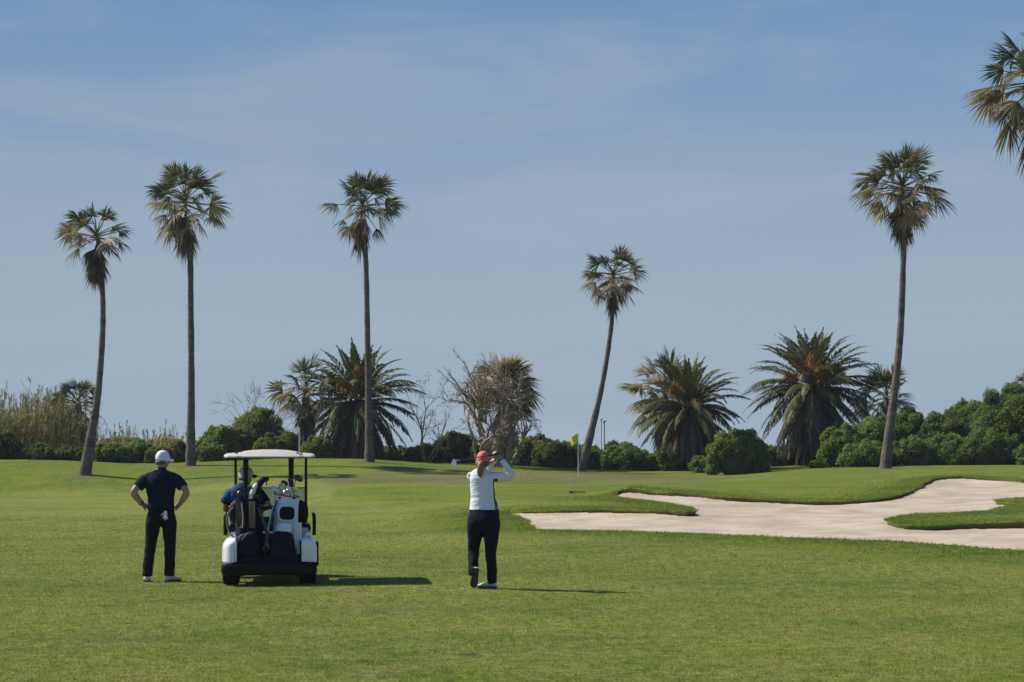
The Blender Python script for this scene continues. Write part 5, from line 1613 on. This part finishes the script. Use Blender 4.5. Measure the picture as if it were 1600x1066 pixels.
# ---- golf bags on the back of the cart
M_BAGD = pm('dark_bag_fabric', (0.010, 0.011, 0.013), .65, var=.25, vscale=9, bump=.5, bscale=18, spec=.15)
M_BAGN = pm('navy_bag_fabric', (0.008, 0.011, 0.021), .65, var=.2, vscale=9, bump=.4, bscale=18, spec=.15)
M_BAGW = pm('white_bag_fabric', (0.56, 0.64, 0.72), .5, var=.05, bump=.25, bscale=16)
M_BAGR = pm('red_trim', (0.35, 0.02, 0.03), .6)
M_BAGG = pm('grey_bag_strap', (0.085, 0.082, 0.078), .7, var=.2)
M_MESH = pm('black_mesh', (0.010, 0.012, 0.016), .8, spec=.15)

def pocket(m, x0, x1, z0, z1, y, bulge, taper=1.0, top_r=.5):
    """soft pocket bulging towards -y: outline in x-z, puffed"""
    n = 28; rings = []
    xc, zc_ = (x0 + x1) / 2, (z0 + z1) / 2; w, h = (x1 - x0) / 2, (z1 - z0) / 2
    for (k, d) in ((1.0, .0), (1.0, .35), (.95, .72), (.80, .95), (.5, 1.02)):
        ring = []
        for j in range(n):
            a = 2 * math.pi * j / n
            c_, s_ = math.cos(a), math.sin(a)
            ex = .55
            px_ = math.copysign(abs(c_) ** ex, c_); pz_ = math.copysign(abs(s_) ** ex, s_)
            tw_ = 1 - (1 - taper) * (pz_ * .5 + .5)
            ring.append(Vector((xc + px_ * w * k * tw_, y - bulge * d, zc_ + pz_ * h * k)))
        rings.append(ring)
    m.ring_loft(rings); return m

wb_tilt = Matrix.Rotation(R(-7), 3, 'X') @ Matrix.Rotation(R(2), 3, 'Y')
def bag_root(name, label, x, y, z, tilt):
    e_ = empty(name, cw(x, y, z)); e_.rotation_euler = (rotz(TH) @ tilt).to_euler(); tag(e_, label, 'golf bag'); return e_
wb = bag_root('golf_bag', 'white and pale blue golf bag with navy pocket on the right of the cart', .190, -.17, .325, wb_tilt)
wb.scale = (1.22, 1.1, 1.0)
m = MB().tube([(0, 0, 0, .135, .12), (0, 0, .05, .14, .125), (0, 0, .40, .130, .115), (0, 0, .66, .125, .115), (0, 0, .74, .130, .12)], n=22, sub=3); m.build('bag_body', M_BAGW, wb)
m = MB(); n = 24; rings = []
for (rx, ry, z, ins) in ((.128, .118, .735, 0), (.132, .122, .80, 0), (.130, .12, .825, 0), (.115, .105, .825, 0), (.112, .102, .78, 0)):
    rings.append([Vector((rx * math.cos(2 * math.pi * j / n), ry * math.sin(2 * math.pi * j / n), z + .03 * math.sin(2 * math.pi * j / n) - .02 * math.cos(2 * math.pi * j / n))) for j in range(n)])
m.ring_loft(rings); cf = m.build('cuff', M_BAGW, wb)
MB().tube([(.131 * math.cos(a), .121 * math.sin(a), .826 + .03 * math.sin(a) - .02 * math.cos(a), .008) for a in np.linspace(0, 2 * math.pi, 30)], n=6).build('cuff_trim', M_BAGR, cf)
m = MB(); m.ell((-.07, -.108, .775), (.018, .008, .012)); m.ell((.075, -.105, .775), (.018, .008, .012)); m.build('cuff_button', M_BAGN, cf)
o = pocket(MB(), -.095, .11, .47, .69, -.07, .095).build('pocket', M_BAGW, wb); o['label'] = 'pale pocket with a dark oval panel'
m = pocket(MB(), -.068, .088, .492, .66, -.158, .016); m.build('pocket_panel', M_MESH, o)
o = pocket(MB(), -.095, .075, .31, .455, -.09, .075).build('pocket', M_BAGW, wb)
pocket(MB(), -.055, .05, .335, .375, -.162, .006).build('pocket_panel', M_WHITE, o)
pocket(MB(), -.05, .04, .415, .44, -.160, .006).build('pocket_panel', M_WHITE, o)
o = pocket(MB(), -.185, .135, -.02, .36, -.05, .155, taper=.66).build('pocket', M_BAGN, wb); o['label'] = 'big navy pocket at the bottom of the bag'
m = MB().tube([(-.13, -.05, .66, .014, .03), (-.16, -.11, .50, .010, .035), (-.185, -.10, .25, .010, .035), (-.15, -.05, .06, .010, .03)], n=8, sub=4); m.build('strap', M_BAGW, wb)
MB().tube([(-.122, -.05, .68, .006), (-.172, -.08, .48, .006), (-.205, -.06, .22, .006), (-.19, -.03, .0, .006)], n=6, sub=4).build('strap_piping', M_BAGR, wb)
MB().tube([(-.10, -.10, .74, .008, .02), (-.14, -.135, .52, .008, .022), (-.150, -.14, .40, .008, .02)], n=8, sub=4).build('carry_handle', M_DARK, wb)

def towel(name, label, mat, top, w, L, y, stripes=None, flare=1.2):
    e_ = empty(name, cw(*top), TH); tag(e_, label, 'towel')
    V, F = [], []; nu, nv = 12, 14
    for layer in (0, 1):
        for i in range(nu + 1):
            for j in range(nv + 1):
                t = i / nu - .5; s_ = j / nv
                V.append((t * w * (1 + (flare - 1) * s_), -.014 * math.sin(i * 1.4 + s_ * 2) * (.4 + s_) + .012 * layer, -L * s_ + .02 * abs(t) * s_))
    st_ = (nu + 1) * (nv + 1)
    for i in range(nu):
        for j in range(nv):
            a_ = i * (nv + 1) + j; b_ = a_ + nv + 1
            F.append((a_, b_, b_ + 1, a_ + 1)); F.append((st_ + a_, st_ + a_ + 1, st_ + b_ + 1, st_ + b_))
    MB().add(V, F).build('cloth', mat, e_, angle=80)
towel('golf_towel', 'pale blue white towel hanging down the right side of the white golf bag', M_BAGW, (.365, -.29, .80), .085, .40, 0)
M_TOWELT = pm('tan_towel', (0.25, 0.19, 0.14), .9, var=.35, vscale=20, stretch=(6, 6, .4))
towel('golf_towel', 'tan towel hanging over the dark golf bag', M_TOWELT, (-.215, -.345, 1.07), .075, .34, 0, flare=1.05)

db = bag_root('golf_bag', 'dark charcoal golf bag on the left of the cart', -.245, -.17, .325, Matrix.Rotation(R(-7), 3, 'X') @ Matrix.Rotation(R(-2), 3, 'Y'))
db.scale = (1.25, 1.15, 1.02)
m = MB().tube([(0, 0, 0, .14, .12), (0, 0, .05, .15, .13), (0, 0, .40, .135, .12), (0, 0, .60, .125, .115), (0, 0, .70, .13, .12)], n=22, sub=3); m.build('bag_body', M_BAGD, db)
m = MB(); rings = []
for (rx, ry, z) in ((.130, .118, .70), (.134, .122, .74), (.132, .12, .765), (.116, .105, .765), (.112, .102, .72)):
    rings.append([Vector((rx * math.cos(2 * math.pi * j / 24), ry * math.sin(2 * math.pi * j / 24), z + .02 * math.sin(2 * math.pi * j / 24))) for j in range(24)])
m.ring_loft(rings).build('cuff', M_BAGD, db)
pocket(MB(), -.145, .125, .0, .33, -.06, .14, taper=.8).build('pocket', M_BAGN, db)
o = pocket(MB(), -.10, .05, .30, .42, -.085, .07).build('pocket', M_BAGD, db)
MB().box((.01, -.193, .245), (.035, .006, .022), bevel=.004).build('pocket_badge', pm('pale_badge', (.35, .36, .38), .5), o)
m = MB().tube([(-.06, -.11, .70, .013, .030), (-.05, -.15, .52, .012, .030), (-.06, -.17, .38, .012, .03)], n=8, sub=4); m.build('strap', M_BAGG, db)
m = MB().tube([(.10, -.10, .64, .016, .026), (.15, -.12, .45, .016, .030), (.19, -.12, .26, .016, .032), (.13, -.11, .10, .014, .03)], n=8, sub=4); m.build('strap', M_BAGG, db)
m = MB().tube([(-.15, -.02, .66, .012), (-.215, -.06, .54, .012), (-.20, -.08, .36, .012), (-.13, -.14, .26, .012), (-.05, -.20, .30, .012)], n=8, sub=5); m.build('carry_handle', M_BAGG, db)
m = MB().tube([(-.10, -.17, .20, .012, .02), (-.02, -.205, .30, .012, .02), (.04, -.20, .32, .012, .02)], n=8, sub=4); m.build('zip_flap', M_BAGG, db)

def club_in_bag(label, foot, top, kind, mat=None, yaw=0.0, grp=None, s=1.0, head_s=1.0):
    f, t = cw(*foot), cw(*top)
    e_ = empty('golf_club', f); tag(e_, label, 'golf club', grp)
    d = t - f
    MB().tube([(0, 0, 0, .006), (*d, .005)], n=8).build('shaft', mat or M_STEEL, e_)
    if kind == 'iron':
        iron_head(rotz(TH + yaw) @ Matrix.Rotation(R(180), 3, 'Y') @ Matrix.Rotation(R(20), 3, 'Y'), d + Vector((0, 0, .03)), 1.15 * head_s).build('club_head', M_STEEL if mat is None else mat, e_)
    else:
        Mh = rotz(TH + yaw); m = MB(); k = head_s
        rings = []
        for (z, r) in ((-.026, .55), (-.018, .9), (-.002, 1.0), (.014, .9), (.026, .62), (.031, .25)):
            rings.append([d + Mh @ (Matrix.Rotation(R(25), 3, 'Y') @ Vector(((.022 + .055 * r * math.cos(2 * math.pi * j / 18)) * k, .045 * r * math.sin(2 * math.pi * j / 18) * k, (z + .02) * k))) for j in range(18)])
        m.ring_loft(rings); m.build('club_head', M_HEADD, e_)
    return e_
M_HEADD = pm('glossy_black_head', (0.012, 0.012, 0.014), .12, coat=.5)
GI = 'steel irons in the white golf bag'
club_in_bag('big glossy black driver, tallest club in the white golf bag', (.235, -.10, .95), (.335, -.06, 1.345), 'wood', M_GRAPH, .4, None, head_s=1.25)
club_in_bag('small dark wood just left of the tallest driver', (.225, -.10, .95), (.280, -.04, 1.335), 'wood', M_GRAPH, 2.6, None, head_s=.7)
club_in_bag('flat dark wood tilted left above the white golf bag', (.19, -.08, .95), (.165, -.05, 1.29), 'wood', M_GRAPH, .2, None, head_s=.95)
for i, (fx, tx, ty, tz, yw) in enumerate(((.13, .115, -.12, 1.20, .3), (.16, .205, -.14, 1.18, 2.4), (.20, .225, -.10, 1.22, .6), (.22, .265, -.12, 1.19, 2.8), (.24, .30, -.09, 1.20, .2), (.15, .14, -.07, 1.235, 2.2), (.21, .245, -.16, 1.155, .9))):
    club_in_bag('steel iron poking out of the white golf bag', (fx, -.10, .95), (tx, ty, tz), 'iron', None, yw, GI)
GD = 'dark club heads in the charcoal golf bag'
for i, (fx, tx, ty, tz, yw, kd) in enumerate(((-.27, -.40, -.10, 1.195, 2.7, 'iron'), (-.26, -.345, -.13, 1.17, 2.9, 'wood'), (-.24, -.30, -.15, 1.14, .2, 'iron'), (-.23, -.215, -.16, 1.13, .5, 'wood'), (-.25, -.275, -.11, 1.20, 2.3, 'iron'))):
    club_in_bag('dark club head sticking out of the charcoal golf bag', (fx, -.10, .95), (tx, ty, tz), kd, M_GRAPH, yw, GD)
club_in_bag('single steel iron with upright shaft in the charcoal golf bag', (-.25, -.12, .95), (-.262, -.10, 1.23), 'iron', None, 2.2, None, head_s=.8)
hc = empty('headcover', cw(-.17, -.12, 1.05), TH); tag(hc, 'tall black and white driver headcover standing in the charcoal golf bag', 'headcover')
MB().tube([(-.03, 0, 0, .030), (.0, 0, .12, .040), (.03, 0, .22, .048), (.075, 0, .285, .046), (.135, 0, .30, .032)], n=14, sub=5, round_ends=True).build('cover', M_SEAT, hc)
MB().tube([(-.075, -.030, .01, .022), (-.052, -.040, .10, .032), (-.020, -.045, .19, .030), (.01, -.04, .24, .015)], n=10, sub=4, round_ends=True).build('white_panel', M_WHITE, hc)
MB().tube([(.13, -.01, .28, .008), (.135, -.01, .225, .007)], n=6).build('pull_tab', M_SEAT, hc)

# ------------------------------------------------------------------ thin haze volume, added to lift the far darks
m_haze = bpy.data.materials.new('lift_haze'); m_haze.use_nodes = True
hn, hl = m_haze.node_tree.nodes, m_haze.node_tree.links
hn.remove(hn['Principled BSDF'])
pv = hn.new('ShaderNodeVolumePrincipled')
pv.inputs['Color'].default_value = (0.88, 0.93, 1.0, 1)
pv.inputs['Density'].default_value = 0.0002
hl.new(pv.outputs[0], hn['Material Output'].inputs['Volume'])
o = MB().box((0, 690, 7.0), (17400, 1660, 21.0)).build('haze', m_haze, smooth=False)
tag(o, kind='stuff')
